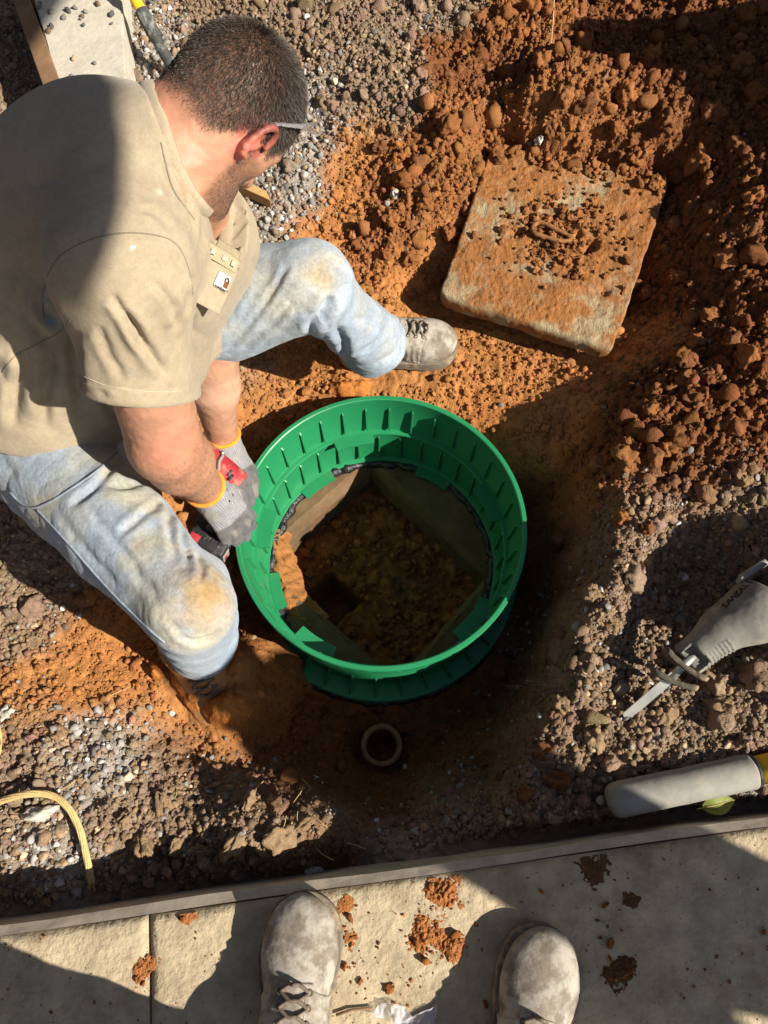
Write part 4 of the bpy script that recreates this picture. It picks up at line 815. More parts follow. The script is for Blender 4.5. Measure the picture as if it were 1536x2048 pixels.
# hair: thousands of short tapered strands combed from the crown whorl
def strands(name, mask, count, length, width, colr, seed, flow=True):
    r = np.random.default_rng(seed); tri = bodyQ; c = V[tri].mean(1); qc = (c-hd)@HR3/HS; w = mask(qc)*(np.linalg.norm(qc, axis=1) < .155)
    ar = np.linalg.norm(np.cross(V[tri[:, 2]]-V[tri[:, 0]], V[tri[:, 3]]-V[tri[:, 1]]), axis=1); w = w*ar
    earf = (np.abs(qc[:, 1]) > .0835) & (np.abs(qc[:, 0]+.006) < .032) & (qc[:, 2] < .036); w = np.where(earf, 0, w)
    f = r.choice(len(tri), count, p=w/w.sum()); b1, b2 = r.random((2, count, 1)); T4 = V[tri[f]]
    p0 = (T4[:, 0]*(1-b1)+T4[:, 1]*b1)*(1-b2)+(T4[:, 3]*(1-b1)+T4[:, 2]*b1)*b2; n = bodyN[tri[f, 0]]; qq = (p0-hd)@HR3/HS
    wh = np.array([-.062, .006, .100]); rad = qq-wh; sw = np.cross(np.array([-.45, 0, .9]), rad); near = np.exp(-np.linalg.norm(rad, axis=1)/.06)[:, None]
    g = rad/(np.linalg.norm(rad, axis=1)[:, None]+1e-6)+.9*near*sw/(np.linalg.norm(sw, axis=1)[:, None]+1e-6); g[:, 2] -= .15; g = g@HR3.T
    g = g-n*(g*n).sum(1)[:, None]; g /= np.linalg.norm(g, axis=1)[:, None]+1e-6; g += r.normal(size=g.shape)*.28
    Ls = length(qq)*r.uniform(.6, 1.15, count); up = np.interp(qq[:, 2], [-.05, .06], [.35, .75])[:, None]
    d1 = n*up+g; d1 /= np.linalg.norm(d1, axis=1)[:, None]; d2 = n*(up*.5)+g; d2 /= np.linalg.norm(d2, axis=1)[:, None]
    p1 = p0+d1*Ls[:, None]*.5; p2 = p1+d2*Ls[:, None]*.5; sd = np.cross(d1, r.normal(size=d1.shape)); sd /= np.linalg.norm(sd, axis=1)[:, None]; sd *= width
    VV = np.stack([p0-sd-n*.001, p0+sd-n*.001, p1-sd*.8, p1+sd*.8, p2], 1).reshape(-1, 3); base = np.arange(count)[:, None]*5
    TT = np.concatenate([base+np.array([0, 1, 3]), base+np.array([0, 3, 2]), base+np.array([2, 3, 4])]); cc = np.repeat(colr*r.uniform(.45, 1.7, (count, 1))*(1+.9*np.exp(-(np.linalg.norm(rad, axis=1)/.05)**2)[:, None]), 5, 0); Ls = Ls*(1+.25*noise(qq, 40))
    return mesh(name, VV, TT, M['hair'], man, smooth=False, col=cc)
strands('hair', hairmask, 52000, lambda q: np.interp(q[:, 2], [-.05, 0, .05, .10], [.004, .006, .010, .013]), .00029, np.array([[.048, .036, .027]]), 5)
strands('stubble', beardmask, 6500, lambda q: np.full(len(q), .0032), .00022, np.array([[.05, .034, .024]]), 6)
def armhair(q): return np.zeros(len(q))
# hairs on the right forearm
r = np.random.default_rng(9); c = V[bodyQ].mean(1); ax = nrm(J['wrR']-J['elR']); s_ = (c-J['elR'])@ax; dd = np.linalg.norm(c-J['elR']-np.outer(s_, ax), axis=1)
w = ((s_ > -.03) & (s_ < .25) & (dd < .075)).astype(float)
if w.sum():
    f = r.choice(len(bodyQ), 5200, p=w/w.sum()); p0 = c[f]+r.normal(size=(5200, 3))*.001; n = bodyN[bodyQ[f, 0]]; g = ax+n*.35+r.normal(size=(5200, 3))*.35; g /= np.linalg.norm(g, axis=1)[:, None]; sd = np.cross(g, n)*.00016; L_ = r.uniform(.006, .013, (5200, 1))
    VV = np.stack([p0-sd, p0+sd, p0+g*L_], 1).reshape(-1, 3); mesh('arm_hair', VV, np.arange(15600).reshape(-1, 3), M['hair'], man, smooth=False, col=np.tile([.17, .10, .06], (15600, 1)))

# ---- t-shirt
axU = J['elR']-J['shR']; hemR = PD(278, 784, 1.12); axRn = nrm(toworld([-.14, -.92, -.36])); axUL = J['elL']-J['shL']; hemL = J['shL']+axUL*.78; axLn = nrm(axUL)
tors_ax = nrm(J['S0']-J['S1'])
hem_c = PD(120, 862, 1.36); hem_n = nrm(tors_ax+.0*np.array([0, 0, 1]))
chest = PD(330, 500, 1.16)
nkax = nrm(toworld([.93, .36, .05])); col_c = PD(357, 300, 1.045); ce1 = nrm(toworld([.36, -.93, .0])); ce1 = nrm(ce1-nkax*(ce1@nkax)); ce2 = np.cross(nkax, ce1)
nk2 = J['nk']-nkax*.055
def torso_f(p, g=0.0):
    d = cap(p, nk2, J['S3'], .088+g, .150+g)
    d = smin(d, cap(p, J['S3'], J['S2'], .150+g, .165+g), .09); d = smin(d, cap(p, J['S2'], J['S1'], .165+g, .168+g), .09)
    d = smin(d, cap(p, J['S1'], J['S0'], .168+g, .172+g), .09); d = smin(d, cap(p, J['S0'], J['S0']+tors_ax*.18, .172+g, .168+g), .09)
    d = smin(d, cap(p, J['shR'], J['S3'], .066+g, .12+g), .09); d = smin(d, cap(p, J['shL'], J['S3'], .066+g, .11+g), .09)
    d = smin(d, cap(p, J['shR'], chest, .066+g, .085+g), .09); d = smin(d, cap(p, chest, J['shL'], .085+g, .065+g), .07)
    d = smin(d, cap(p, chest, PD(300, 720, 1.33), .085+g, .10+g), .08)
    d = smin(d, cap(p, nk2, J['shR'], .062+g, .060+g), .06); d = smin(d, cap(p, nk2, J['shL'], .062+g, .060+g), .06)
    d = smin(d, cap(p, col_c-nkax*.05, col_c+nkax*.01, .088+g, .082+g), .03)
    return d
def shirt_f(p):
    d = torso_f(p)
    d = smin(d, cap(p, J['shR'], hemR+axRn*.03, .064, .083), .06); d = smin(d, cap(p, J['shL'], hemL+axLn*.02, .064, .062), .05)
    d = smin(d, cap(p, J['shR'], J['shR']+axU*.66, .066, .072), .02)
    # open sleeves, hem and neck
    for c, a_, rin, rr in ((hemR, axRn, .068, .14), (hemL, axLn, .048, .10)):
        s = (p-c.astype(np.float32))@a_.astype(np.float32); rad = np.linalg.norm(p-c.astype(np.float32)-s[:, None]*a_.astype(np.float32), axis=1)
        d = np.where(rad < rr, smax(d, s, .004), d); d = np.where((rad < rr), smax(d, -np.maximum(rad-rin, -s-.05), .004), d)
    s = (p-hem_c.astype(np.float32))@hem_n.astype(np.float32); d = smax(d, s, .006)
    q = p-col_c.astype(np.float32); s = q@nkax.astype(np.float32); x = q@ce1.astype(np.float32); y = q@ce2.astype(np.float32); near = np.sqrt(x*x+y*y) < .16
    d = np.where(near & (s > -.1), smax(d, s+.25*np.maximum(np.sqrt(x*x+y*y)-.09, 0), .006), d)
    hole = np.maximum((np.sqrt((x/.088)**2+(y/.070)**2)-1)*.075, -s-.05); return smax(d, -hole, .005)
lo_, hi_ = allp.min(0)-.26, allp.max(0)+.2; hi_[0] = .0; lo_[1] = .42; hi_[2] = .95
V, Q = nets(shirt_f, lo_, hi_, .0042); N_ = normals(V, Q)
def folds(V, a, b, amp, freq, phase=0, rngd=(0, 1), warp=.02, skew=0.0):
    """creases running across the line a-b, sharp in the valleys, softer on top."""
    ax = np.asarray(b)-a; L_ = np.linalg.norm(ax); ax = ax/L_; s = (V-a)@ax/L_; side = (V-a)@nrm(np.cross(ax, [0.3, .2, 1])); w = sstep(rngd[0]-.12, rngd[0]+.1, s)*sstep(rngd[1]+.12, rngd[1]-.1, s)
    ph = (s*L_+skew*side)*freq*6.283+phase+warp*60*fbm(V, 7, phase, 2); k = .5+.5*np.sin(ph); m = sstep(-.35, .45, noise(V, 9, phase+4)); return 1.5*amp*w*m*(k**.45-.65)
dsp = .003*fbm(V, 6, 2, 2)
dsp += folds(V, J['shR'], hemR, .0026, 11, 1, (.15, 1.0), .035, .9)
dsp += folds(V, hemR, J['shR'], .0015, 22, 7, (-.05, .6), .03, -1.3)
dsp += folds(V, J['S2'], J['S0'], .005, 8, 3, (.1, 1.3), .05, .8)
dsp += folds(V, J['shL'], hemL, .003, 14, 8, (.1, 1), .04, -.7)
def creases(V, N_, L_):                                    # folds where the photograph shows them: each presses a groove with a raised lip into the cloth
    r = V-np.array([0, 0, CAM_Z]); x = r[:, 0]; y = r[:, 1]*TC+r[:, 2]*TS; z = r[:, 1]*TS-r[:, 2]*TC; U = np.column_stack([768+FPX*x/z, 1024-FPX*y/z]); fac = sstep(.05, .4, -(N_*r).sum(1)/np.linalg.norm(r, axis=1)); out = np.zeros(len(V))
    for path, am, wd in L_:
        pth = spline([(u, v, 0) for u, v in path], 96)[:, :2]; lo_, hi_ = pth.min(0)-wd*6, pth.max(0)+wd*6; m = np.where(((U > lo_) & (U < hi_)).all(1) & (fac > 0))[0]
        if not len(m): continue
        q = U[m]; d2 = np.linalg.norm(q[:, None]-pth[None], axis=2); k = d2.argmin(1); T = np.gradient(pth, axis=0); T /= np.linalg.norm(T, axis=1)[:, None]; n2 = np.column_stack([-T[:, 1], T[:, 0]]); sd = np.sign(((q-pth[k])*n2[k]).sum(1))*d2.min(1)+wd*.5*noise(V[m], 30, am*1000)
        t = k/95.; env = sstep(0, .25, t+.02)*sstep(1, .7, t-.02); ends = np.where((k == 0) | (k == 95), np.exp(-(d2.min(1)/wd)**2), 1)
        out[m] += am*env*ends*fac[m]*(-np.exp(-(sd/wd)**2)+.75*np.exp(-((sd-1.9*wd)/(1.3*wd))**2)+.45*np.exp(-((sd+1.9*wd)/(1.5*wd))**2))
    return out
dsp += creases(V, N_, [([(222,588),(256,640),(296,712)], .006, 8), ([(252,622),(288,684),(330,752)], .007, 9), ([(196,650),(215,700),(250,765)], .004, 9), ([(376,575),(366,625),(340,668)], .006, 7), ([(300,560),(338,600),(362,655)], .004, 8), ([(384,545),(389,600),(376,660)], .009, 7),
    ([(335,300),(366,372),(386,440),(396,530)], .007, 9), ([(404,415),(404,470),(398,520)], .007, 6), ([(318,330),(340,390),(356,450)], .003, 8), ([(280,415),(315,430),(350,470)], .0025, 7),
    ([(40,690),(45,740),(30,800),(25,860)], .009, 11), ([(95,665),(100,730),(88,800),(90,855)], .011, 12), ([(150,660),(150,740),(170,840)], .008, 12), ([(84,560),(80,610),(120,655)], .009, 9), ([(60,560),(50,620),(90,690)], .005, 10), ([(200,775),(220,820),(240,845)], .005, 8), ([(40,370),(130,350),(220,330)], .002, 14), ([(20,480),(90,450),(170,430)], .002, 14)])
# stitched bands at the hems (raised lip) and the armhole seam
for c, a_, rr in ((hemR, axRn, .13), (hemL, axLn, .1)):
    s = (V-c)@a_; rad = np.linalg.norm(V-c-np.outer(s, a_), axis=1); m = rad < rr
    dsp = np.where(m, dsp*sstep(0.0, -.02, s+.004)+.0012*sstep(-.028, -.0265, s)-.0012*np.exp(-((s+.0285)/.0012)**2), dsp)
V = V+N_*dsp[:, None]
def armseam(V, c, a_, off): s = (V-c)@a_; return s-off
shc = np.tile([.335, .272, .185], (len(V), 1))*(1+.07*np.clip(fbm(V, 6, 4, 4), -1, 1))[:, None]
gm = sstep(.42, .6, fbm(V, 9, 33, 3))[:, None]*.35; shc = shc*(1-gm)+np.array([.26, .22, .16])*gm
for (u, v, r_, c_) in ((262, 745, .005, (.22, .32, .36)), (90, 600, .02, (.17, .26, .27)), (105, 640, .014, (.17, .26, .27)), (265, 497, .002, (.7, .68, .62)), (320, 385, .003, (.7, .68, .62)), (210, 610, .002, (.7, .68, .62))):
    h_, _ = onto(bvh(V, Q) if False else BVHTree.FromPolygons(V.tolist(), Q.tolist()) if 'stree' not in globals() else stree, u, v)
    if 'stree' not in globals(): stree = BVHTree.FromPolygons(V.tolist(), Q.tolist())
    if h_ is not None: k = (np.exp(-(np.linalg.norm(V-h_, axis=1)/r_)**2)*sstep(-.4, .2, noise(V, 200)))[:, None]; shc = shc*(1-k)+np.array(c_)*k
shirt = mesh('shirt', V, Q, M['shirt'], man, col=shc); stree = BVHTree.FromPolygons(V.tolist(), Q.tolist())
# ribbed collar: a band round the neck opening
ang = np.linspace(0, 2*np.pi, 121); prof = ((-.020, .092), (-.020, .097), (.002, .0965), (.009, .0935), (.010, .090), (.002, .0895), (-.016, .0895)); nn = 121
ringv = lambda dz, rr_: col_c+nkax*(dz+.003*np.sin(ang*3+1))[:, None]+np.cos(ang)[:, None]*ce1*rr_+np.sin(ang)[:, None]*ce2*rr_*.82
Vc = np.concatenate([ringv(z_, r_) for z_, r_ in prof]); Fc = [[a*nn+i, a*nn+i+1, ((a+1) % 7)*nn+i+1, ((a+1) % 7)*nn+i] for a in range(7) for i in range(nn-1)]
mesh('collar', Vc, Fc, M['shirt'], man, col=np.tile([.345, .28, .192], (len(Vc), 1)))
# chest pocket with turned top and woven label
def patch(tree, quad, nu, nv, lift, thick, name, material, par, col=None):
    A, B, C_, D = [np.array(q, float) for q in quad]; top = []; nr_ = []; ok = True
    for i in range(nu+1):
        for j in range(nv+1):
            s, t = i/nu, j/nv; uv = (A*(1-s)+B*s)*(1-t)+(D*(1-s)+C_*s)*t; h_, n_ = onto(tree, *uv, lift)
            if h_ is None: h_, n_ = top[-1] if top else P(*uv, .4), np.array([0, 0, 1.])
            top.append(h_); nr_.append(n_)
    return top, nr_
def decal(tree, quad, nu, nv, lift, thick, name, material, par, col=None):
    """a cloth patch laid on a surface, with its own thickness."""
    top, nr_ = patch(tree, quad, nu, nv, lift, thick, name, material, par); top = np.array(top); nr_ = np.array(nr_)
    I = np.arange((nu+1)*(nv+1)).reshape(nu+1, nv+1); F0 = [list(q) for q in np.stack([I[:-1, :-1], I[1:, :-1], I[1:, 1:], I[:-1, 1:]], -1).reshape(-1, 4)]
    n_ = len(top); Vv = np.concatenate([top, top-nr_*thick]); ring = list(I[:, 0])+list(I[-1, 1:])+list(I[-2::-1, -1])+list(I[0, -2:0:-1]); r = len(ring)
    Fq = F0+[[a+n_ for a in q[::-1]] for q in F0]+[[ring[i], ring[(i+1) % r], n_+ring[(i+1) % r], n_+ring[i]] for i in range(r)]
    return mesh(name, Vv, Fq, material, par, col=None if col is None else np.tile(col, (len(Vv), 1)))
pk = thing('pocket', None, None, J['shL']); pk.parent = man; pk.location = J['shL']-np.array(man.location)
tan = [.335, .272, .185]
pq = PD(400, 500, 1.0)
def textmesh(name, curve, parent):      # letters as a plain mesh
    o = bpy.data.objects.new('tmp', curve); COL.objects.link(o); bpy.context.view_layer.update()
    me = bpy.data.meshes.new_from_object(o.evaluated_get(bpy.context.evaluated_depsgraph_get())); bpy.data.objects.remove(o)
    o = bpy.data.objects.new(name, me); COL.objects.link(o); o.parent = parent; return o
def plate(center, ex, ey, size, thick, name, material, par, col=None, curve=0.0, nseg=8):
    """small curved cloth plate with two free axes."""
    ex = nrm(ex); ey = nrm(ey-ex*(np.asarray(ey)@ex)); ez = np.cross(ex, ey); S = np.linspace(-.5, .5, nseg+1); T = np.linspace(-.5, .5, nseg+1); top = []
    for s in S:
        for t in T: top.append(center+ex*s*size[0]+ey*t*size[1]-ez*curve*(s*s*4))
    top = np.array(top); I = np.arange((nseg+1)**2).reshape(nseg+1, nseg+1); F0 = [list(q) for q in np.stack([I[:-1, :-1], I[1:, :-1], I[1:, 1:], I[:-1, 1:]], -1).reshape(-1, 4)]
    n_ = len(top); V = np.concatenate([top, top-ez*thick]); ring = list(I[:, 0])+list(I[-1, 1:])+list(I[-2::-1, -1])+list(I[0, -2:0:-1]); r = len(ring)
    Fq = F0+[[a+n_ for a in q[::-1]] for q in F0]+[[ring[i], ring[(i+1) % r], n_+ring[(i+1) % r], n_+ring[i]] for i in range(r)]
    return mesh(name, V, Fq, material, par, col=None if col is None else np.tile(col, (len(V), 1)))
# the pocket bulges off the chest at its outer edge
pc_, pcn = onto(stree, 428, 554)
if pc_ is None: pc_ = PD(414, 556, 1.15)
pc_ = pc_+toworld([.008, 0, .006])
pex = toworld([.64, -.26, -.62]); pey = toworld([.30, .92, .15])
pez = np.cross(nrm(pex), nrm(pey))
plate(pc_-nrm(pey)*.012, pex, pey, (.052, .075), .003, 'pocket_face', M['shirt'], pk, tan, .006)
plate(pc_+nrm(pey)*.026+pez*.0025, pex, pey, (.056, .020), .003, 'pocket_band', M['shirt'], pk, [.36, .29, .18], .006)
for k_ in (-.019, .0, .016): plate(pc_+nrm(pey)*.026+nrm(pex)*k_+pez*.0045, pex, pey, (.0075, .0075), .001, 'bleach_spot', M['shirt'], pk, [.44, .385, .285])
plate(pc_+nrm(pey)*.040+nrm(pex)*.008-pez*.004, pex, pey, (.040, .016), .003, 'pocket_back', M['shirt'], pk, [.27, .22, .14], .003)
lab = pc_-nrm(pey)*.004+nrm(pex)*.008+pez*.004
plate(lab, pex, pey, (.022, .022), .0012, 'label', M['white'], pk, None, .002)
plate(lab+nrm(pex)*.005-nrm(pey)*.003+pez*.0012, pex, pey, (.007, .009), .0006, 'label_emblem', M['brownprint'], pk)
V, Fq = tube(spline([lab+nrm(pex)*(.005+.0028*math.cos(a))+nrm(pey)*(.0022+.0045*math.sin(a))+pez*.0012 for a in np.linspace(-.6, 3.6, 8)], 24), .0011, 6); mesh('label_emblem', V, Fq, M['brownprint'], pk)
fc = bpy.data.curves.new('label_lettering', 'FONT'); fc.body = 'carhartt'; fc.size = .0068; fc.align_x = 'CENTER'; fc.align_y = 'CENTER'; fc.extrude = .0002; fc.materials.append(M['ink'])
fo = textmesh('label_lettering', fc, pk)
def orient(o, pos, ex, ey, par):
    ex = nrm(ex); ey = nrm(ey-ex*(np.asarray(ey)@ex)); ez = np.cross(ex, ey); m = Matrix(np.column_stack([ex, ey, ez]).tolist()).to_4x4(); m.translation = Vector((np.asarray(pos)-origin(par)).tolist()); o.matrix_local = m
orient(fo, lab-nrm(pey)*.0105+pez*.0014, pex, pey, pk)

# ---- jeans
def leg_f(p, hip, knee, ank, rh, rk, rm, ra):
    d = cap(p, hip, hip+(knee-hip)*.55, rh, rh*.86); d = smin(d, cap(p, hip+(knee-hip)*.55, knee, rh*.86, rk), .008)
    m = knee+(ank-knee)*.35; d = smin(d, cap(p, knee, m, rk, rm), .02); return smin(d, cap(p, m, ank+(ank-knee)*.06, rm, ra), .01)
hemRj = J['ankR']+nrm(J['ankR']-J['kneeR'])*.000; hemLj = J['ankL']+nrm(J['ankL']-J['kneeL'])*(-.005)
dRj = nrm(J['ankR']-J['kneeR']); dLj = nrm(J['ankL']-J['kneeL']+np.array([.02, 0, .0]))
def jeans_f(p):
    d = cap(p, J['S0']+tors_ax*.05, (J['hipR']+J['hipL'])/2, .150, .140)
    d = smin(d, cap(p, J['S0']-tors_ax*.06, J['S0']+tors_ax*.05, .160, .155), .04)
    d = smin(d, leg_f(p, J['hipR'], J['kneeR'], J['ankR'], .110, .070, .070, .066), .05)
    d = smin(d, cap(p, PD(402, 1165, 1.28), PD(408, 1270, 1.44), .052, .055), .03)
    d = smin(d, leg_f(p, J['hipL'], J['kneeL'], J['ankL'], .124, .078, .062, .080), .05)
    for c, a_, rin, rr in ((hemRj, dRj, .052, .12), (hemLj, dLj, .068, .13)):
        c = c.astype(np.float32); a_ = a_.astype(np.float32); s = (p-c)@a_; rad = np.linalg.norm(p-c-s[:, None]*a_, axis=1)
        near = rad < rr
        d = np.where(near & (s > -.2), smax(d, s, .004), d); d = np.where(near, smax(d, -np.maximum(rad-rin, -s-.04), .003), d)
    return d
kp = np.array([J[k] for k in ('hipR', 'kneeR', 'ankR', 'hipL', 'kneeL', 'ankL', 'S0')])
V, Q = nets(jeans_f, kp.min(0)-.21, kp.max(0)+.15, .0042); N_ = normals(V, Q)
dsp = .0025*fbm(V, 10, 6, 3)-.0012*np.clip(1-4*np.abs(noise(V, 14, 3)), 0, 1)*sstep(-.2, .3, noise(V, 6, 2))-.0007*np.clip(1-4*np.abs(noise(V, 32, 8)), 0, 1)
kR, kL = J['kneeR'], J['kneeL']
dsp += folds(V, kL+(J['ankL']-kL)*.10, J['ankL'], .006, 9, 2, (.05, .6), .05, .8)
dsp += folds(V, J['ankL'], kL, .004, 20, 9, (-.05, .25), .04, .3)
dsp += folds(V, J['hipR'], kR, .005, 14, 16, (-.25, .15), .05, .9)
dsp += folds(V, kR, J['ankR'], .005, 15, 11, (.3, 1.0), .05, .4)
dsp += creases(V, N_, [([(345,965),(338,1040),(352,1120)], .006, 8), ([(370,1020),(366,1080),(382,1130)], .005, 7), ([(318,950),(260,972),(205,968)], .006, 8), ([(335,1000),(285,1030),(235,1075)], .004, 8), ([(250,905),(190,975),(130,1015)], .005, 8), ([(175,1010),(250,1110),(330,1215)], .003, 9), ([(110,1020),(180,1110),(260,1200)], .003, 9), ([(345,1262),(390,1280),(436,1268)], .004, 6), ([(330,1240),(380,1262),(440,1240)], .003, 6), ([(392,1105),(402,1130),(398,1170)], .005, 7),
    ([(455,700),(505,640),(560,560),(580,524)], .0035, 6), ([(480,705),(540,650),(590,600)], .0035, 6), ([(440,660),(470,610),(500,560)], .0025, 7), ([(520,690),(580,655),(615,640)], .004, 7), ([(612,668),(636,628),(668,592)], .010, 9), ([(640,640),(655,618),(664,588)], .010, 11), ([(668,640),(684,680),(690,724)], .012, 10), ([(700,640),(735,640),(770,665)], .004, 8), ([(672,590),(690,560),(690,530)], .005, 8), ([(700,712),(745,690),(786,640)], .004, 6), ([(650,500),(700,560),(745,620)], .002, 10)])
for c, a_ in ((hemRj, dRj), (hemLj, dLj)):
    s = (V-c)@a_; near = (np.linalg.norm(V-c-np.outer(s, a_), axis=1) < .12) & (np.abs(s) < .1)
    dsp = np.where(near, dsp*sstep(.0, -.03, s+.004)+.0016*sstep(-.016, -.0145, s)+.0015*np.sin(np.arctan2((V-c)@np.array([0, 0, 1.]), (V-c)@nrm(np.cross(a_, [0, 0, 1])))*9)*sstep(-.04, 0, s), dsp)
V = V+N_*dsp[:, None]
jc = np.tile([.27, .33, .40], (len(V), 1))*(1+.12*np.clip(fbm(V, 7, 5, 4), -1, 1))[:, None]
worn = sstep(.10, .04, np.minimum(np.linalg.norm(V-kL-[0, 0, .05], axis=1), np.linalg.norm(V-kR-[0, 0, .05], axis=1)))[:, None]*.3
def lineD(V, a, b): ba = b-a; t = np.clip((V-a)@ba/(ba@ba), 0, 1); return np.linalg.norm(V-a-np.outer(t, ba), axis=1)
thighs = np.minimum(lineD(V, J['hipR'], kR), lineD(V, J['hipL'], kL))
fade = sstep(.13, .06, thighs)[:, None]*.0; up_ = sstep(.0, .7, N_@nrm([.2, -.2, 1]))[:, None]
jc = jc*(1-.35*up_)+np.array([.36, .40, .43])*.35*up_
for sc_, o_, c_, k_ in ((9, 21, (.40, .35, .20), .5), (14, 51, (.47, .46, .41), .5), (7, 71, (.38, .35, .24), .4)):
    k = sstep(.05, .55, fbm(V, sc_, o_, 4))[:, None]*k_*up_; jc = jc*(1-k)+np.array(c_)*k
jt0 = BVHTree.FromPolygons(V.tolist(), Q.tolist())
for (u, v, d, r_, c_, k_) in ((415,1195,1.22,.045,(.34,.19,.065),.9),(410,1160,1.18,.040,(.36,.24,.10),.7),(640,560,1.30,.030,(.42,.30,.14),.6),(655,540,1.3,.025,(.36,.26,.13),.5),(540,600,1.35,.06,(.50,.47,.33),.5),(445,585,1.35,.014,(.16,.32,.28),.6),(275,1095,1.2,.008,(.45,.22,.07),.7),(330,1250,1.3,.05,(.45,.40,.26),.5)):
    k = (np.exp(-(np.linalg.norm(V-(onto(jt0, u, v)[0] if onto(jt0, u, v)[0] is not None else PD(u, v, d)), axis=1)/(r_*1.2))**2)*sstep(-.7, .2, fbm(V, 18, u, 3)))[:, None]*k_; jc = jc*(1-k)+np.array(c_)*k
jeans = mesh('jeans', V, Q, M['denim'], man, col=np.clip(jc, .02, .8)); jtree = BVHTree.FromPolygons(V.tolist(), Q.tolist())
def seam(uvs, r, name, material, par, tree, col=None, n=80, lift=.0005):
    pts = [onto(tree, u, v, lift)[0] for u, v in spline([(u, v, 0) for u, v in uvs], n)[:, :2]]; pts = [p for p in pts if p is not None]
    if len(pts) < 6: return
    pts = np.array(pts); 
    for _ in range(2): pts[1:-1] = (pts[:-2]+pts[1:-1]*2+pts[2:])/4
    keep = [0]
    for i in range(1, len(pts)):
        if np.linalg.norm(pts[i]-pts[keep[-1]]) > .03*3: break
        keep.append(i)
    V, Fq = tube(pts[keep], r, 6); return mesh(name, V, Fq, material, par, col=None if col is None else np.tile(col, (len(V), 1)))
seam([(20,985),(70,1015),(170,960),(235,905)], .0022, 'seam', M['denim'], man, jtree, [.22, .26, .31])
seam([(75,1020),(140,1090),(215,1175),(290,1250),(330,1285)], .0020, 'seam', M['denim'], man, jtree, [.26, .30, .35])

# stitched seams of the shirt
for path in (((88,640),(86,590),(100,540),(130,505),(185,478),(250,466),(318,472),(356,492),(378,540),(386,590)), ((4,745),(30,712),(70,690),(118,664),(140,640)), ((322,285),(332,330),(346,378),(370,414),(390,440))):
    seam(path, .0013, 'seam', M['shirt'], shirt, stree, [.20, .165, .115], 90, -.0005)
seam(((166,752),(210,770),(265,780),(320,784),(366,782)), .0009, 'seam', M['shirt'], shirt, stree, [.42, .36, .26], 90, .0)
# ---- gloves: knit back, dipped fingers, orange cuff
def glove(ch, fr, wr, el, nm_col):
    X, Y, Z = fr; cdir = nrm(wr-el)
    def f(p):
        d = hand_sdf(p, ch, .0105, .0030); d = smin(d, cap(p, wr-cdir*.035, wr+X*.02, .0365, .035), .015)
        s = (p-(wr-cdir*.03).astype(np.float32))@cdir.astype(np.float32); return smax(d, -s, .003)
    pts = np.array([q for c in ch for q in c]+[wr-cdir*.05]); V, Q = nets(f, pts.min(0)-.05, pts.max(0)+.05, .0024); N_ = normals(V, Q)
    V = V+N_*(.0012*fbm(V, 60, 0, 2)+.0010*np.sin(((V-wr)@X)*900)*sstep(.05, .03, (V-wr)@X)*0)[:, None]
    s = (V-wr)@X; zz = (V-wr)@Z; dip = sstep(.064, .070, s+.22*np.clip(-zz, -.05, .05)+.006*noise(V, 40))[:, None]; dip = np.maximum(dip, sstep(-.004, -.012, zz)[:, None]*sstep(.0, .03, s)[:, None])
    ribs = .5+.5*np.sin(np.arctan2((V-wr)@Y, (V-wr)@Z)*46+1.5*noise(V, 30)); c = np.array([.27, .265, .275])*(.62+.5*ribs[:, None]); c = c*(1-dip)+np.array([.11, .108, .105])*(1+.35*np.clip(fbm(V, 30, 5, 3), -1, 1))[:, None]*dip
    dirt = sstep(.25, .6, fbm(V, 24, 9, 3))[:, None]*.4; c = c*(1-dirt)+np.array([.30, .26, .20])*dirt
    g = mesh('glove', V, Q, M['knit'], man, col=np.clip(c, .01, .9))
    cc = wr-cdir*.032; u_ = nrm(np.cross(cdir, [0, 0, 1])); w_ = np.cross(cdir, u_); a = np.linspace(0, 2*np.pi, 41); ringp = cc+.0375*(np.cos(a)[:, None]*u_+np.sin(a)[:, None]*w_)
    Vt, Ft = tube(ringp, .0048, 8, False); mesh('cuff', Vt, Ft, M['cuff'], g); return g, BVHTree.FromPolygons(V.tolist(), Q.tolist())
gR, gtR = glove(chR, frR, J['wrR'], J['elR'], 0); gL, gtL = glove(chL, frL, J['wrL'], J['elL'], 1)
# marks printed across the knuckles of the near glove
for k_ in range(9):
    u = 455+6*(k_ % 3)-1.2*(k_//3); v = 962+k_*5.6
    h_, n_ = onto(gtR, u, v, .0004)
    if h_ is not None:
        e1 = nrm(PD(u+3, v+9, 1)-PD(u, v, 1)); plate(h_, e1, np.cross(n_, e1), (.0060, .0028), .0005, 'print', M['ink' if k_ % 2 else 'white'], gR, None, 0, 1)

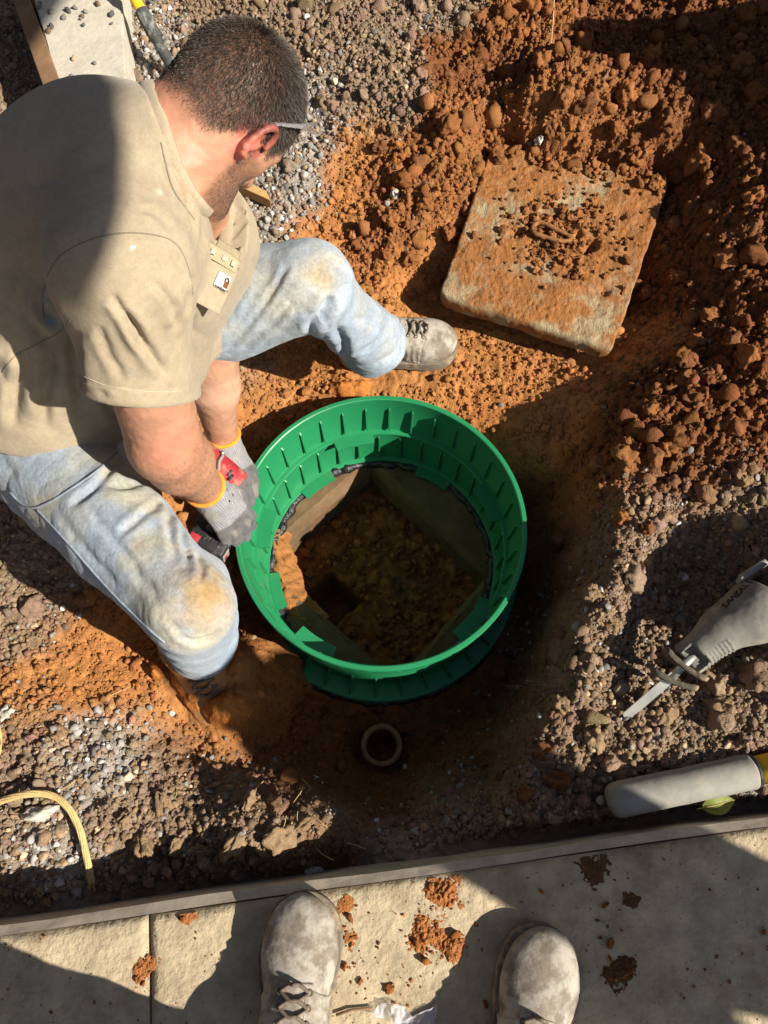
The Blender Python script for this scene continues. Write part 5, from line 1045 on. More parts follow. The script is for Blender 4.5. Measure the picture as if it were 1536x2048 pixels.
# ---- boots
def boot_parts(dx=0.0):
    """a work boot in its own axes: x to the toe, z up, heel at x = 0."""
    def upper(p):
        d = ell(p, (.220, .003, .040), (.076, .0545, .044)); d = smin(d, cap(p, (.20, .002, .045), (.10, 0, .085), .047, .044), .03)
        d = smin(d, ell(p, (.235, .002, .048), (.052, .050, .033)), .02)
        d = smin(d, cap(p, (.10, 0, .06), (.05, 0, .07), .043, .042), .03); d = smin(d, cap(p, (.062, 0, .08), (.056, 0, .15), .048, .048), .03)
        d = smin(d, ell(p, (.045, 0, .045), (.048, .038, .05)), .02); d = smax(d, .020-p[:, 2], .006); d = smax(d, p[:, 2]-.135, .004)
        return d
    def outline(p):
        q = p[:, :2]; dd = None
        for (x, y, r_) in ((.245, .0, .050), (.215, .004, .0545), (.17, .003, .050), (.12, -.002, .042), (.06, 0, .041), (.043, 0, .043)):
            t = np.linalg.norm(q-np.array([x, y], np.float32), axis=1)-r_; dd = t if dd is None else smin(dd, t, .035)
        return dd
    def sole(p): return smax(outline(p)-.004, np.abs(p[:, 2]-.014)-.014, .004)
    def welt(p): return smax(outline(p)-.0045, np.abs(p[:, 2]-.028)-.0035, .003)
    def quarter(p):
        x0 = .182+dx-.9*np.clip(np.abs(p[:, 1])-.012, 0, 1)*.5; d = smax(upper(p)-.0042, p[:, 0]-x0, .003); d = smax(d, np.where((p[:, 2] > .05), .0135-np.abs(p[:, 1]), -1), .003); return smax(d, -(upper(p)+.004), .002)
    def toecap(p): return smax(smax(upper(p)-.0022, (.205+3.2*p[:, 1]**2*3)-p[:, 0], .0015), -(upper(p)+.004), .002)
    def tongue(p): return smax(smax(upper(p)-.0035, np.abs(p[:, 1])-.026, .003), np.maximum(p[:, 0]-.186-dx, -(upper(p)+.004)), .003)
    lo, hi = (-.02, -.075, -.005), (.31, .075, .22); out = {}
    for nm, f, h in (('upper', upper, .0036), ('sole', sole, .0036), ('welt', welt, .003), ('quarter', quarter, .0026), ('tongue', tongue, .003)):
        V, Q = nets(f, lo, hi, h); N_ = normals(V, Q)
        if nm in ('upper', 'quarter', 'tongue'):
            cr = sstep(.10, .15, V[:, 0])*sstep(.215, .185, V[:, 0])*(V[:, 2] > .04); V = V+N_*(.0008*fbm(V, 40, 0, 3)-cr*.0022*np.abs(np.sin(V[:, 0]*210+2.5*noise(V, 28)))*(.3+.7*sstep(-.1, .4, noise(V, 24, 7))))[:, None]
            sc_ = np.exp(-((V[:, 0]-(.204+5*V[:, 1]**2))/.0016)**2)*(V[:, 2] > .045); V = V-N_*(.0012*sc_)[:, None] if nm == 'upper' else V
        out[nm] = (V, Q)
    V, Q = out['sole']; k = np.abs(((V[:, 0]*46) % 1)-.5) < .2; V = V.copy(); V[:, 2] = np.where((V[:, 2] < .004) & k, .0045, V[:, 2]); out['sole'] = (V, Q)
    tr = BVHTree.FromPolygons(np.concatenate([out['quarter'][0], out['tongue'][0]]).tolist(), out['quarter'][1].tolist()+(out['tongue'][1]+len(out['quarter'][0])).tolist())
    def top(x, y): h_ = tr.ray_cast(Vector((x+.06, y, .30)), Vector((-.2, 0, -.98)))[0]; return np.array(h_) if h_ else np.array([x, y, .1])
    laces = []; eyes = []
    xs = [x+dx for x in (.174, .154, .134, .114)]
    for i, x in enumerate(xs):
        for s in (1, -1): eyes.append(top(x, s*.0215))
        if i == 0: laces.append([top(x, .0215)+[0, 0, .002], top(x-.002, .008)+[0, 0, .005], top(x-.002, -.008)+[0, 0, .005], top(x, -.0215)+[0, 0, .002]])
        else:
            xp = xs[i-1]
            for s in (1, -1): laces.append([top(xp, s*.021)+[0, 0, .002], top((x+xp)/2, s*.006)+[0, 0, .0055+.002*(s > 0)], top((x+xp)/2, -s*.006)+[0, 0, .0055+.002*(s > 0)], top(x, -s*.021)+[0, 0, .003]])
    out['laces'] = laces; out['eyes'] = eyes
    if True:
        lp = [top(.10, .0)+[0, 0, .008], top(.118, .022)+[0, 0, .012], top(.14, .034)+[0, 0, .004], top(.13, .018)+[0, 0, .008], top(.104, .0)+[0, 0, .010]]
    return out
BP = boot_parts(); BPL = boot_parts(.036)
def put_boot(par, heel, toe, upv=(0, 0, 1), mud=False, scale=1.0, mir=1, name='boot', zs=1.0, BP=None):
    BP = BP or globals()['BP']
    X = nrm(np.asarray(toe)-heel); Z = nrm(np.asarray(upv, float)-X*(np.asarray(upv, float)@X)); Y = np.cross(Z, X)*mir; R = np.column_stack([X, Y, Z])
    e = thing(name, None, None, heel); e.parent = par; e.location = np.asarray(heel)-origin(par)
    T_ = lambda V: (np.asarray(V)*np.array([1, 1, zs]))@R.T*scale+heel
    fl = lambda Q: Q[:, ::-1].copy() if mir < 0 else Q
    lm = M['mudboot'] if mud else M['boot']
    for nm in ('upper', 'sole', 'welt', 'quarter', 'tongue'):
        V, Q = BP[nm]; mesh(nm, T_(V), fl(Q), M['sole'] if nm in ('sole', 'welt') else lm, e)
    for l in BP['laces']: V, Fq = tube(T_(spline(l, 14)), .0027*scale, 6); mesh('lace', V, Fq, M['lace'], e)
    for c in BP['eyes']:
        a = np.linspace(0, 2*np.pi, 13); c = c+np.array([0, 0, .0006]); n_ = nrm([.3, np.sign(c[1])*.45, .8]); u_ = nrm(np.cross(n_, [1, 0, 0])); w_ = np.cross(n_, u_)
        V, Fq = tube(T_(c+.0042*(np.cos(a)[:, None]*u_+np.sin(a)[:, None]*w_)), .0013, 5, False); mesh('eyelet', V, Fq, M['mudsteel'], e)
    return e
# the worker's left boot stands by the riser, his right one is half sunk in clay
zL = float(h_at(gp(800, 715)[:2])[0]); toeL = P(912, 700, zL+.010); heelL = toeL+nrm(P(720, 712, zL)-toeL)*.298; heelL[2] = toeL[2]
put_boot(man, heelL, toeL, BP=BPL)
zR = -.205; toeR = P(458, 1440, -.285); hR = toeR+nrm(P(398, 1312, -.205)-toeR)*.285; put_boot(man, hR, toeR, mud=True, mir=-1, scale=.97)
# clay pushed up beside that boot
def ridge(uvs, w_, hgt, nm, lab, cat):
    pts = np.array([gp(u, v) for u, v in spline([(u, v, 0) for u, v in uvs], 40)[:, :2]]); T = np.gradient(pts, axis=0); nn_ = np.column_stack([-T[:, 1], T[:, 0], 0*T[:, 0]]); nn_ /= np.linalg.norm(nn_, axis=1)[:, None]; m = 15; V = []
    for k, (p_, q_) in enumerate(zip(pts, nn_)):
        e_ = math.sin(math.pi*min(max((k+.5)/40, .02), .98))**.5
        for a in np.linspace(-1, 1, m): V.append(p_+q_*w_*a*e_+np.array([0, 0, hgt*e_*(1-abs(a)**2.4)-.012]))
    V = np.array(V); V += .006*np.column_stack([fbm(V, 34, 3), fbm(V, 34, 6), fbm(V, 34, 9)]); V[:, 2] += .003*fbm(V, 90, 1)
    I = np.arange(40*m).reshape(40, m); Q = np.stack([I[:-1, :-1], I[1:, :-1], I[1:, 1:], I[:-1, 1:]], -1).reshape(-1, 4)
    if np.cross(V[Q[0, 1]]-V[Q[0, 0]], V[Q[0, 3]]-V[Q[0, 0]])[2] < 0: Q = Q[:, ::-1].copy()
    tag(mesh(nm, V, Q, M['soil'], col=np.tile([.46, .172, .044], (len(V), 1))*(.85+.3*rng.random((len(V), 1)))), lab, cat)
ridge([(345,1335),(368,1365),(392,1400),(412,1425)], .026, .055, 'clay_ridge', 'squeezed ridge of orange clay along the half buried boot', 'clay')
ridge([(308,1325),(314,1345),(316,1360)], .016, .04, 'clay_ridge', 'small knob of orange clay left of the half buried boot', 'clay')
ridge([(412,1400),(440,1415),(470,1412),(492,1400)], .042, .060, 'clay_ridge', 'low bank of orange clay covering the toe of the buried boot', 'clay')
ridge([(655,765),(700,775),(740,765)], .028, .026, 'clay_ridge', 'flat pad of trodden clay beneath the heel beside the riser', 'clay')

# ---- safety glasses pushed up on the head
gl = thing('safety_glasses', "clear safety glasses worn on the man's head above the ear", 'glasses', hl(.07, 0, .05))
for s in (-1, 1):
    tp = [hl(-.012, s*.082, .030), hl(.006, s*.0835, .050), hl(.022, s*.083, .068), hl(.036, s*.080, .084), hl(.048, s*.072, .096)]
    pts = spline(tp, 30); hgt = np.interp(np.linspace(0, 1, 30), [0, .5, .8, 1], [.005, .008, .016, .028]); V = []
    for k in range(30):
        o_ = HR3@np.array([0, s*.0012, 0])
        for a, b in ((-1, -1), (1, -1), (1, 1), (-1, 1)): V.append(pts[k]+o_*a+HR3@np.array([0, 0, hgt[k]*.5*b]))
    Fq = [[k*4+j, k*4+(j+1) % 4, k*4+4+(j+1) % 4, k*4+4+j] for k in range(29) for j in range(4)]+[[0, 1, 2, 3], [116, 117, 118, 119]]
    mesh('temple', V, Fq, M['lens'], gl, smooth=False)
rows = []
for z_ in (.0, .010, .020):
    for y_ in np.linspace(-.072, .072, 25): rows.append(hl(.080-6.5*y_**2+z_*.9, y_, .088+z_*.5))
V = np.array(rows); I = np.arange(75).reshape(3, 25); Q = [list(q) for q in np.stack([I[:-1, :-1], I[1:, :-1], I[1:, 1:], I[:-1, 1:]], -1).reshape(-1, 4)]; n_ = len(V); V2 = V-HR3@np.array([.002, 0, 0])
ring = list(I[:, 0])+list(I[-1, 1:])+list(I[-2::-1, -1])+list(I[0, -2:0:-1]); r = len(ring)
mesh('lens', np.concatenate([V, V2]), Q+[[a+n_ for a in q[::-1]] for q in Q]+[[ring[i], ring[(i+1) % r], n_+ring[(i+1) % r], n_+ring[i]] for i in range(r)], M['lens'], gl)

# ---- cordless drill in his hands
dr = thing('drill', 'red and black cordless drill with battery held in the grey gloves', 'drill', PD(440, 950, 1.60))
b0, b1 = PD(408, 915, 1.585), PD(462, 958, 1.60); bx = nrm(b1-b0); grip0, grip1 = PD(436, 945, 1.60), PD(412, 1070, 1.555); gxx = nrm(grip1-grip0); by = nrm(gxx-bx*(gxx@bx)); bz = np.cross(bx, by)
if bz@np.array([0, -TS, TC]) < 0: bz = -bz
RB = np.column_stack([bx, by, bz])
def dq(p): return (p-b0.astype(np.float32))@RB.astype(np.float32)
def motor(p):
    q = dq(p); d = cap(q, (.0, 0, 0), (.085, 0, 0), .034, .031); d = smax(d, -q[:, 0]-.012, .006); d = smax(d, q[:, 0]-.095, .005); return smin(d, cap(q, (.045, .01, 0), (.045, .05, 0), .022, .018), .015)
V, Q = nets(motor, b0-.13, b0+.16, .003); mesh('housing', V, Q, M['red'], dr)
def nose(p): q = dq(p); d = cap(q, (.095, 0, 0), (.13, 0, 0), .027, .016); d = smax(d, -(q[:, 0]-.094), .002); return smin(d, cap(q, (.13, 0, 0), (.165, 0, 0), .0045, .0045), .004)
V, Q = nets(nose, b0-.03, b0+.22, .003); mesh('chuck', V, Q, M['black'], dr)
def hand_(p):
    d = cap(p, grip0, grip1, .021, .022); return smin(d, cap(p, grip1-gxx*.01, grip1+gxx*.012, .026, .030), .02)
V, Q = nets(hand_, np.minimum(grip0, grip1)-.05, np.maximum(grip0, grip1)+.06, .003); mesh('handle', V, Q, M['black'], dr)
arcp = [b0+RB@np.array([x, y, math.sqrt(max(.0345**2-y*y, 1e-6))+.001]) for x, y in ((.022, -.028), (.028, -.014), (.030, .0), (.040, .016), (.036, .026))]
V, Fq = tube(spline(arcp, 24), .0038, 6); mesh('grey_strip', V, Fq, M['foam'], dr)
for x, y in ((.024, -.022), (.038, .022)):
    a = np.linspace(0, 2*np.pi, 11); c = b0+RB@np.array([x, y, .030]); V, Fq = tube([c, c+bz*.004], .0034, 10); mesh('screw', V, Fq, M['steel'], dr)
for x, y in ((.062, .004), (.070, .010)): V, Fq = box(b0+RB@np.array([x, y, .0315]), (.006, .016, .004), RB, .001); mesh('vent', V, Fq, M['black'], dr)
bc = PD(416, 1092, 1.52); bax = nrm(PD(446, 1108, 1.545)-PD(372, 1068, 1.545)); bay = nrm(gxx-bax*(gxx@bax)); baz = np.cross(bax, bay); RBt = np.column_stack([bax, bay, baz])
V, Fq = box(bc, (.084, .034, .072), RBt, .007, 3); bt = mesh('battery', V, Fq, M['black'], dr)
md = bt.modifiers.new('edge', 'EDGE_SPLIT'); md.split_angle = math.radians(40)
V, Fq = box(bc-bay*.022, (.076, .012, .064), RBt, .004, 2); mesh('battery_shoulder', V, Fq, M['black'], bt)
s_ = 1 if baz@np.array([0, -TS, TC]) > 0 else -1
V, Fq = box(bc+bax*.042, (.002, .022, .045), RBt, .0006); mesh('battery_label', V, Fq, M['foam'], bt)
V, Fq = box(bc+bax*.0435+bay*.002, (.001, .008, .030), RBt, 0); mesh('red_mark', V, Fq, M['red'], bt)
for k_ in (-.024, -.008, .008, .024): V, Fq = box(bc+bax*k_-bay*.004+baz*s_*.036, (.004, .010, .003), RBt, .0008); mesh('vent', V, Fq, M['sealant'], bt)
V, Fq = box(bc-bax*.026+bay*.006+baz*s_*.036, (.022, .020, .004), RBt, .0015); mesh('release_button', V, Fq, M['red'], bt)
V, Fq = box(bc-bay*.036-bax*.004+baz*s_*.030, (.022, .005, .003), RBt, .0006); mesh('maker_label', V, Fq, M['white'], dr)

# ------------------------------------------------------------------ the photographer: boots, legs and body (the body stands behind the camera)
pv = thing('person', 'person in dusty laced work boots standing on the concrete slab', 'person', (.03, -.46, 0))
toe1 = P(614, 1814, .0); h1 = toe1+nrm(P(594, 2050, 0)-toe1)*.298
toe2 = P(1082, 1880, .0); h2 = toe2+nrm(P(1048, 2060, 0)-toe2)*.298
put_boot(pv, h1, toe1, scale=1.09, zs=.78); put_boot(pv, h2, toe2, scale=1.09, mir=-1, zs=.78)
def stand_f(p, hips, feet, sh, head, hands, els, legs=True):
    d = None
    for s in (0, 1):
        kn = (hips[s]+feet[s])/2+np.array([0, .03, .02]); t = smin(cap(p, hips[s], kn, .088, .062), cap(p, kn, feet[s], .062, .047), .03); d = t if d is None else smin(d, t, .03)
    return d
def figure(par, hips, feet, sh, head, hands, els, h=.011):
    hips, feet, sh, hands, els = [[np.array(q, float) for q in L_] for L_ in (hips, feet, sh, hands, els)]; head = np.array(head, float); pm = (hips[0]+hips[1])/2; sm_ = (sh[0]+sh[1])/2
    def trousers(p):
        d = stand_f(p, hips, feet, sh, head, hands, els); d = smin(d, ell(p, pm+[0, 0, .06], (.165, .115, .13)), .05); return d
    def top(p):
        d = cap(p, pm+[0, 0, .10], pm+(sm_-pm)*.55, .13, .145); d = smin(d, ell(p, sm_-[0, 0, .10], (.185, .125, .17)), .06)
        for s in (0, 1): d = smin(d, cap(p, sm_-[0, 0, .02], sh[s], .08, .068), .05); d = smin(d, cap(p, sh[s], els[s], .066, .05), .03)
        return d
    def bodyf(p):
        d = smin(ell(p, head, (.075, .095, .115)), cap(p, head-[0, 0, .06], sm_, .055, .062), .03); d = smin(d, ell(p, head+[0, .055, -.05], (.05, .05, .07)), .03); d = smin(d, cap(p, head+[0, .09, -.005], head+[0, .11, -.035], .010, .014), .012)
        for s in (-1, 1): d = smin(d, ell(p, head+[s*.08, -.005, -.01], (.010, .018, .032)), .008)
        for s in (0, 1): d = smin(d, cap(p, sh[s], els[s], .055, .043), .03); d = smin(d, cap(p, els[s], hands[s], .043, .028), .02)
        for s in (0, 1):
            dv = nrm(hands[s]-els[s]); sd_ = nrm(np.cross(dv, [0, 0, 1])); 
            for k in range(4): b_ = hands[s]+sd_*(.028-.019*k); t = cap(p, hands[s], b_+dv*.085, .02, .0105); t = smin(t, cap(p, b_+dv*.085, b_+dv*(.155-.01*abs(k-1))-[0, 0, .03], .0105, .0085), .005); d = smin(d, t, .006)
            d = smin(d, cap(p, hands[s], hands[s]+sd_*.05+dv*.06, .016, .011), .01)
        return d
    allq = np.array(hips+feet+sh+hands+els+[head]); lo, hi = allq.min(0)-.22, allq.max(0)+.2
    V, Q = nets(trousers, lo, hi, h); V = V+normals(V, Q)*(.006*fbm(V, 9, 0, 3))[:, None]; mesh('jeans', V, Q, M['denim'], par, col=np.tile([.30, .36, .44], (len(V), 1)))
    V, Q = nets(top, lo, hi, h); V = V+normals(V, Q)*(.006*fbm(V, 9, 0, 3))[:, None]; mesh('shirt', V, Q, M['cloth'], par)
    V, Q = nets(bodyf, lo, hi, min(h, .007)); mesh('body', V, Q, M['skin'], par, col=np.tile([.48, .26, .17], (len(V), 1)))
    def hairf(p): return smax(ell(p, head+[0, -.012, .02], (.082, .095, .105)), (head[2]-.01)-p[:, 2]+.9*(p[:, 1]-head[1]), .01)
    V, Q = nets(hairf, head-.16, head+.16, .008); mesh('hair', V, Q, M['hair'], par, col=np.tile([.03, .02, .015], (len(V), 1)))
a1 = h1+np.array([.0, .02, .10]); a2 = h2+np.array([.0, .03, .10])
figure(pv, [(-.15, -.74, .90), (.04, -.90, .88)], [a1, a2], [(-.20, -.58, 1.38), (.20, -.62, 1.38)], (.01, -.46, 1.64), [(-.10, -.08, 1.43), (.11, -.08, 1.43)], [(-.27, -.32, 1.18), (.29, -.34, 1.18)])
# ------------------------------------------------------------------ reciprocating saw on the right bank
sg = lambda u, v, dz: gp(u, v)+np.array([0, 0, dz])
sN = P(1372, 1322, .0); sM = P(1536, 1190, .06); sx = nrm(sM-sN); sy = nrm(np.cross([0, 0, 1], sx)); sz = np.cross(sx, sy); RS = np.column_stack([sx, sy, sz])
saw = thing('reciprocating_saw', 'dusty grey reciprocating saw with bare blade lying on the gravelly bank', 'saw', sN)
sq = lambda p: (p-sN.astype(np.float32))@RS.astype(np.float32)
def saw_body(p):
    q = sq(p); q = q*np.array([1, 1, 1.0], np.float32)
    d = cap(q, (.005, .0, 0), (.10, .002, 0), .034, .037); d = smin(d, cap(q, (.10, .004, 0), (.17, -.004, .0), .038, .052), .03); d = smin(d, cap(q, (.16, -.014, 0), (.215, -.010, 0), .054, .050), .03)
    d = smax(d, -q[:, 0], .005); d = smax(d, q[:, 0]-.205+.25*q[:, 1], .004)
    cut = np.maximum(np.maximum(np.abs(q[:, 0]-.008)-.020, np.abs(q[:, 1]+.004)-.022), -q[:, 2]+.012); return smax(d, -cut, .003)
V, Q = nets(saw_body, sN+RS@np.array([.1, 0, 0])-.19, sN+RS@np.array([.1, 0, 0])+.19, .0032); N_ = normals(V, Q); q = (V-sN)@RS
ribm = (q[:, 0] > .022)*(q[:, 0] < .082)*(q[:, 1] < -.010)*(q[:, 1] > -.04)*(q[:, 2] > -.01); V = V+N_*(.0016*ribm*np.sign(np.sin(q[:, 0]*2*np.pi/.0078)))[:, None]+N_*(.0006*fbm(V, 40, 0, 2))[:, None]
bodym = mesh('rubber_boot', V, Q, M['rubber'], saw); sawtree = BVHTree.FromPolygons(V.tolist(), Q.tolist())
def saw_rear(p): q = sq(p); d = cap(q, (.20, -.008, -.003), (.36, -.03, -.003), .049, .043); return smax(d, -(q[:, 0]-.207+.25*q[:, 1]), .003)
V, Q = nets(saw_rear, sN+RS@np.array([.29, 0, 0])-.2, sN+RS@np.array([.29, 0, 0])+.2, .005); mesh('motor_housing', V, Q, M['black'], saw)
def saw_handle(p): q = sq(p); d = cap(q, (.36, -.03, 0), (.50, -.06, 0), .036, .026); d = smin(d, cap(q, (.47, -.05, 0), (.50, -.13, 0), .026, .022), .02); return smin(d, ell(q, (.50, -.16, 0), (.05, .04, .035)), .01)
V, Q = nets(saw_handle, sN+RS@np.array([.45, -.08, 0])-.2, sN+RS@np.array([.45, -.08, 0])+.2, .005); mesh('rear_handle', V, Q, M['red'], saw)
V, Fq = tube([sN+RS@np.array([.172, .050, .012]), sN+RS@np.array([.185, .055, .014]), sN+RS@np.array([.24, .050, .014])], [.006, .008, .007], 8); mesh('lever', V, Fq, M['foam'], saw)
# hexagonal red badge with a pale outline
hc = sN+RS@np.array([.236, .012, .045]); hn = nrm(RS@np.array([0, .25, 1])); hx = nrm(sx-hn*(sx@hn)); hy = np.cross(hn, hx)
for rr_, th, mm, nm in ((.026, .003, 'red', 'badge'), (.016, .0042, 'white', 'badge_outline'), (.0135, .0048, 'red', 'badge_centre')):
    a = np.arange(6)*np.pi/3; Vb = np.concatenate([hc+rr_*(np.cos(a)[:, None]*hx+np.sin(a)[:, None]*hy)+hn*t for t in (-.004, th)]); mesh(nm, Vb, [list(range(6))[::-1], list(range(6, 12))]+[[i, (i+1) % 6, 6+(i+1) % 6, 6+i] for i in range(6)], M[mm], saw, smooth=False)
# the moulded word runs along the side, letter by letter on the surface
word = 'SAWZALL'
for i, ch_ in enumerate(word):
    t = i/(len(word)-1); u, v = 1450+t*(1500-1450), 1212+t*(1163-1212); h_, n_ = onto(sawtree, u, v, .0004)
    if h_ is None: continue
    e1 = nrm(PD(1506, 1162, 1)-PD(1458, 1208, 1)); e1 = nrm(e1-n_*(e1@n_)); e2 = np.cross(n_, e1)
    c = bpy.data.curves.new('lettering', 'FONT'); c.body = ch_; c.size = .018; c.align_x = 'CENTER'; c.align_y = 'CENTER'; c.extrude = .0003; c.offset = .0004; c.materials.append(M['ink'])
    o = textmesh('lettering', c, bodym); orient(o, h_, e1, e2, bodym)
# guard plates in front of the nose
def shoe(c0, w_, l_, nm, tilt, thick=.010):
    R = RS@np.array(Matrix.Rotation(tilt, 3, 'Z')); 
    def f(p):
        q = (p-c0.astype(np.float32))@R.astype(np.float32); r_ = np.maximum(np.abs(q[:, 1])-w_+.014, 0); z = np.maximum(np.abs(q[:, 2])-l_+.014, 0); d = np.sqrt(r_*r_+z*z)-.014; bend = q[:, 0]-.30*q[:, 1]**2*10+.0*q[:, 2]; d = smax(d, np.abs(bend)-thick*.5, .003); return smax(d, -np.maximum(np.abs(q[:, 1])-.010, np.abs(q[:, 2]-.002)-.018), .002)
    V, Q = nets(f, c0-.08, c0+.08, .0026); V = V+normals(V, Q)*(.0012*fbm(V, 60, 0, 3))[:, None]; mesh(nm, V, Q, M['mudsteel'], saw)
shoe(sN+RS@np.array([-.012, -.004, .004]), .047, .036, 'collar_plate', math.radians(12), .011)
shoe(sN+RS@np.array([-.045, -.014, .006]), .044, .024, 'foot_plate', math.radians(28), .012)
V, Fq = tube([sN+RS@np.array([.02, 0, .008]), sN+RS@np.array([-.045, -.006, .008])], .008, 10); mesh('plunger', V, Fq, M['steel'], saw)
bl0 = sN+RS@np.array([-.035, -.006, .008]); bl1 = gp(1247, 1437, .006); L_ = np.linalg.norm(bl1-bl0); lx = nrm(bl1-bl0); wv = nrm(sy*.72+sz*.62); wv = nrm(wv-lx*(wv@lx)); tv_ = np.cross(lx, wv); poly = []
for t in np.linspace(0, 1, 61): poly.append((t*L_, .0125 if t < .96 else .0125-(t-.96)*.30))
bot = []
for i, t in enumerate(np.linspace(1, 0, 121)): bot.append((t*L_, -.0125+(.0022 if i % 2 else 0)))
pl = poly+bot; n_ = len(pl); Vb = np.concatenate([[bl0+lx*a+wv*b+tv_*t for a, b in pl] for t in (.0009, -.0009)])
mesh('blade', Vb, [list(range(n_)), list(range(n_, 2*n_))[::-1]]+[[i, n_+i, n_+(i+1) % n_, (i+1) % n_] for i in range(n_)], M['steel'], saw, smooth=False)

# ------------------------------------------------------------------ long handled tools
g0, g1 = P(1243, 1598, -.055), P(1499, 1544, -.045); gd = nrm(g1-g0)
tool = thing('long_handle', 'yellow tool shaft with thick grey foam grip lying along the slab edge', 'tool', g0-np.array([0, 0, .03]))
t = np.array([0, .002, .006, .014, .03, .5, .93, .97, .99, 1.0]); L_ = np.linalg.norm(g1-g0)
pts = [g0+gd*L_*k for k in np.linspace(0, 1, 40)]; rr_ = np.full(40, .0325); V, Fq = tube([g0-gd*.026]+[g0-gd*.025, g0-gd*.021, g0-gd*.012]+pts+[g1+gd*.004, g1+gd*.006], np.concatenate([[.010, .020, .027, .0315], rr_, [.0315, .026]]), 32)
V = np.asarray(V); V = V+.0009*fbm(V, 26, 0, 3)[:, None]; mesh('foam_grip', V, Fq, M['foam'], tool)
V, Fq = tube([g1+gd*.004, g1+gd*.012], .030, 24); mesh('black_band', V, Fq, M['black'], tool)
V, Fq = tube([g1+gd*.010, g1+gd*.9], .0265, 24); mesh('shaft', V, Fq, M['yellow'], tool)
q0, q1 = P(281, 18, .07), P(352, 150, -.02); qd = nrm(q1-q0); L_ = np.linalg.norm(q1-q0)
tool2 = thing('long_handle', "dusty black grip and yellow shaft leaning behind the man's head", 'tool', q1)
n = 46; V, Fq = tube([q0+qd*L_*k for k in np.linspace(.0, 1.4, n)], [.0150+.0009*((i//2) % 2)-.002*(i < 2) for i in range(n)], 20); mesh('grip', V, Fq, M['greygrip'], tool2)
V, Fq = tube([q0+qd*L_*.02, q0+qd*L_*.05, q0+qd*L_*.42, q0+qd*L_*.45], [.0185, .0195, .0195, .0185], 10); mesh('socket', V, Fq, M['greygrip'], tool2, smooth=False)
V, Fq = tube([q0-qd*.14, q0+qd*.002], .0145, 20); mesh('shaft', V, Fq, M['yellow'], tool2)

# ------------------------------------------------------------------ rope, straw, leaf, wrapper
def strandrope(uvs, lift, r, n, tw, nm, lab, cat, fray=True, k=7):
    c = np.array([gp(u, v, l) for (u, v), l in zip(uvs, lift)]); c = spline(c, n); T = np.gradient(c, axis=0); T /= np.linalg.norm(T, axis=1)[:, None]; a = np.cross(T, [0, 0, 1]); a /= np.linalg.norm(a, axis=1)[:, None]; b = np.cross(T, a); parts_ = []
    for j in range(k):
        ph = 2*np.pi*j/k+np.linspace(0, tw, n); rad = r*.62; pts = c+rad*(np.cos(ph)[:, None]*a*1.25+np.sin(ph)[:, None]*b*.8)
        if fray: f_ = np.clip((np.linspace(0, 1, n)-.86)/.14, 0, 1)**1.5; pts = pts+f_[:, None]*r*1.4*(np.cos(ph+j)[:, None]*a+.4*np.sin(ph*2)[:, None]*b)
        parts_.append(tube(pts, r*.46*np.interp(np.linspace(0, 1, n), [0, .9, 1], [1, 1, .35]), 6))
    V, Fq = join(parts_); return tag(mesh(nm, V, Fq, M['straw'], smooth=True), lab, cat)
strandrope([(-40,1650),(4,1610),(60,1590),(115,1590),(150,1615),(172,1660),(182,1710),(186,1755),(184,1775)], [.035,.035,.034,.034,.034,.03,.024,.012,.006], .0056, 150, 9, 'fibre_rope', 'frayed pale fibre rope curling over the gravel at the left', 'rope')
strandrope([(-12,1425),(2,1450),(8,1480),(3,1505),(-10,1520)], [.012,.016,.018,.012,.006], .0042, 60, 6, 'fibre_strand', 'thin yellow fibre strand at the left edge by the white stone', 'rope', False, 4)
st = spline([gp(1108,-14,.03), gp(1103,20,.035), gp(1102,55,.030), gp(1101,90,.012), gp(1100,112,.004)], 30); V, Fq = tube(st, np.linspace(.0022, .0009, 30), 6)
tag(mesh('straw_stem', V, Fq, M['straw']), 'dry straw stem hanging over the shaded clay at the top', 'straw')
V, Fq = tube(spline([gp(1110,-10,.02), gp(1096,16,.03), gp(1085,40,.02)], 20), np.linspace(.0016, .0007, 20), 6); tag(mesh('straw_stem', V, Fq, M['straw']), 'short straw blade crossing the longer stem at the top', 'straw')
# root hairs and straw bits in the pit's edge
bits = []
for u, v in ((620,1575),(590,1600),(640,1640),(520,1580),(230,1385),(470,1690),(600,1560),(1040,1375),(1080,1360),(640,1690),(670,730),(270,1480),(350,1580),(560,1660),(600,1640),(150,1560),(700,1690)):
    c = gp(u, v, .006); a = rng.uniform(0, 6.28); d_ = np.array([math.cos(a), math.sin(a), .15])*rng.uniform(.015, .04); bits.append(tube(spline([c-d_, c+rng.normal(size=3)*.004+[0, 0, .005], c+d_], 10), .0007, 4))
V, Fq = join(bits); tag(mesh('straw_bits', V, Fq, M['straw']), kind='stuff')
lf0, lf1 = P(1402, 1616, -.065), P(1470, 1600, -.06); lx = nrm(lf1-lf0); ly = nrm(np.cross([0, 0, 1], lx)); L_ = np.linalg.norm(lf1-lf0); rows = []
for s in np.linspace(0, 1, 17):
    w_ = .017*math.sin(math.pi*s**.8)**.8+.0004
    for t in (-1, -.5, 0, .5, 1): rows.append(lf0+lx*L_*s+ly*w_*t+np.array([0, 0, .004+.010*abs(t)**1.5*math.sin(math.pi*s)+.006*math.sin(s*5)]))
V = np.array(rows); I = np.arange(85).reshape(17, 5); Q = [list(q) for q in np.stack([I[:-1, :-1], I[1:, :-1], I[1:, 1:], I[:-1, 1:]], -1).reshape(-1, 4)]
lfo = mesh('leaf', np.concatenate([V, V-[0, 0, .0006]]), Q+[[a+85 for a in q[::-1]] for q in Q], M['leaf']); tag(lfo, 'yellow green leaf under the grey foam grip by the slab', 'leaf')
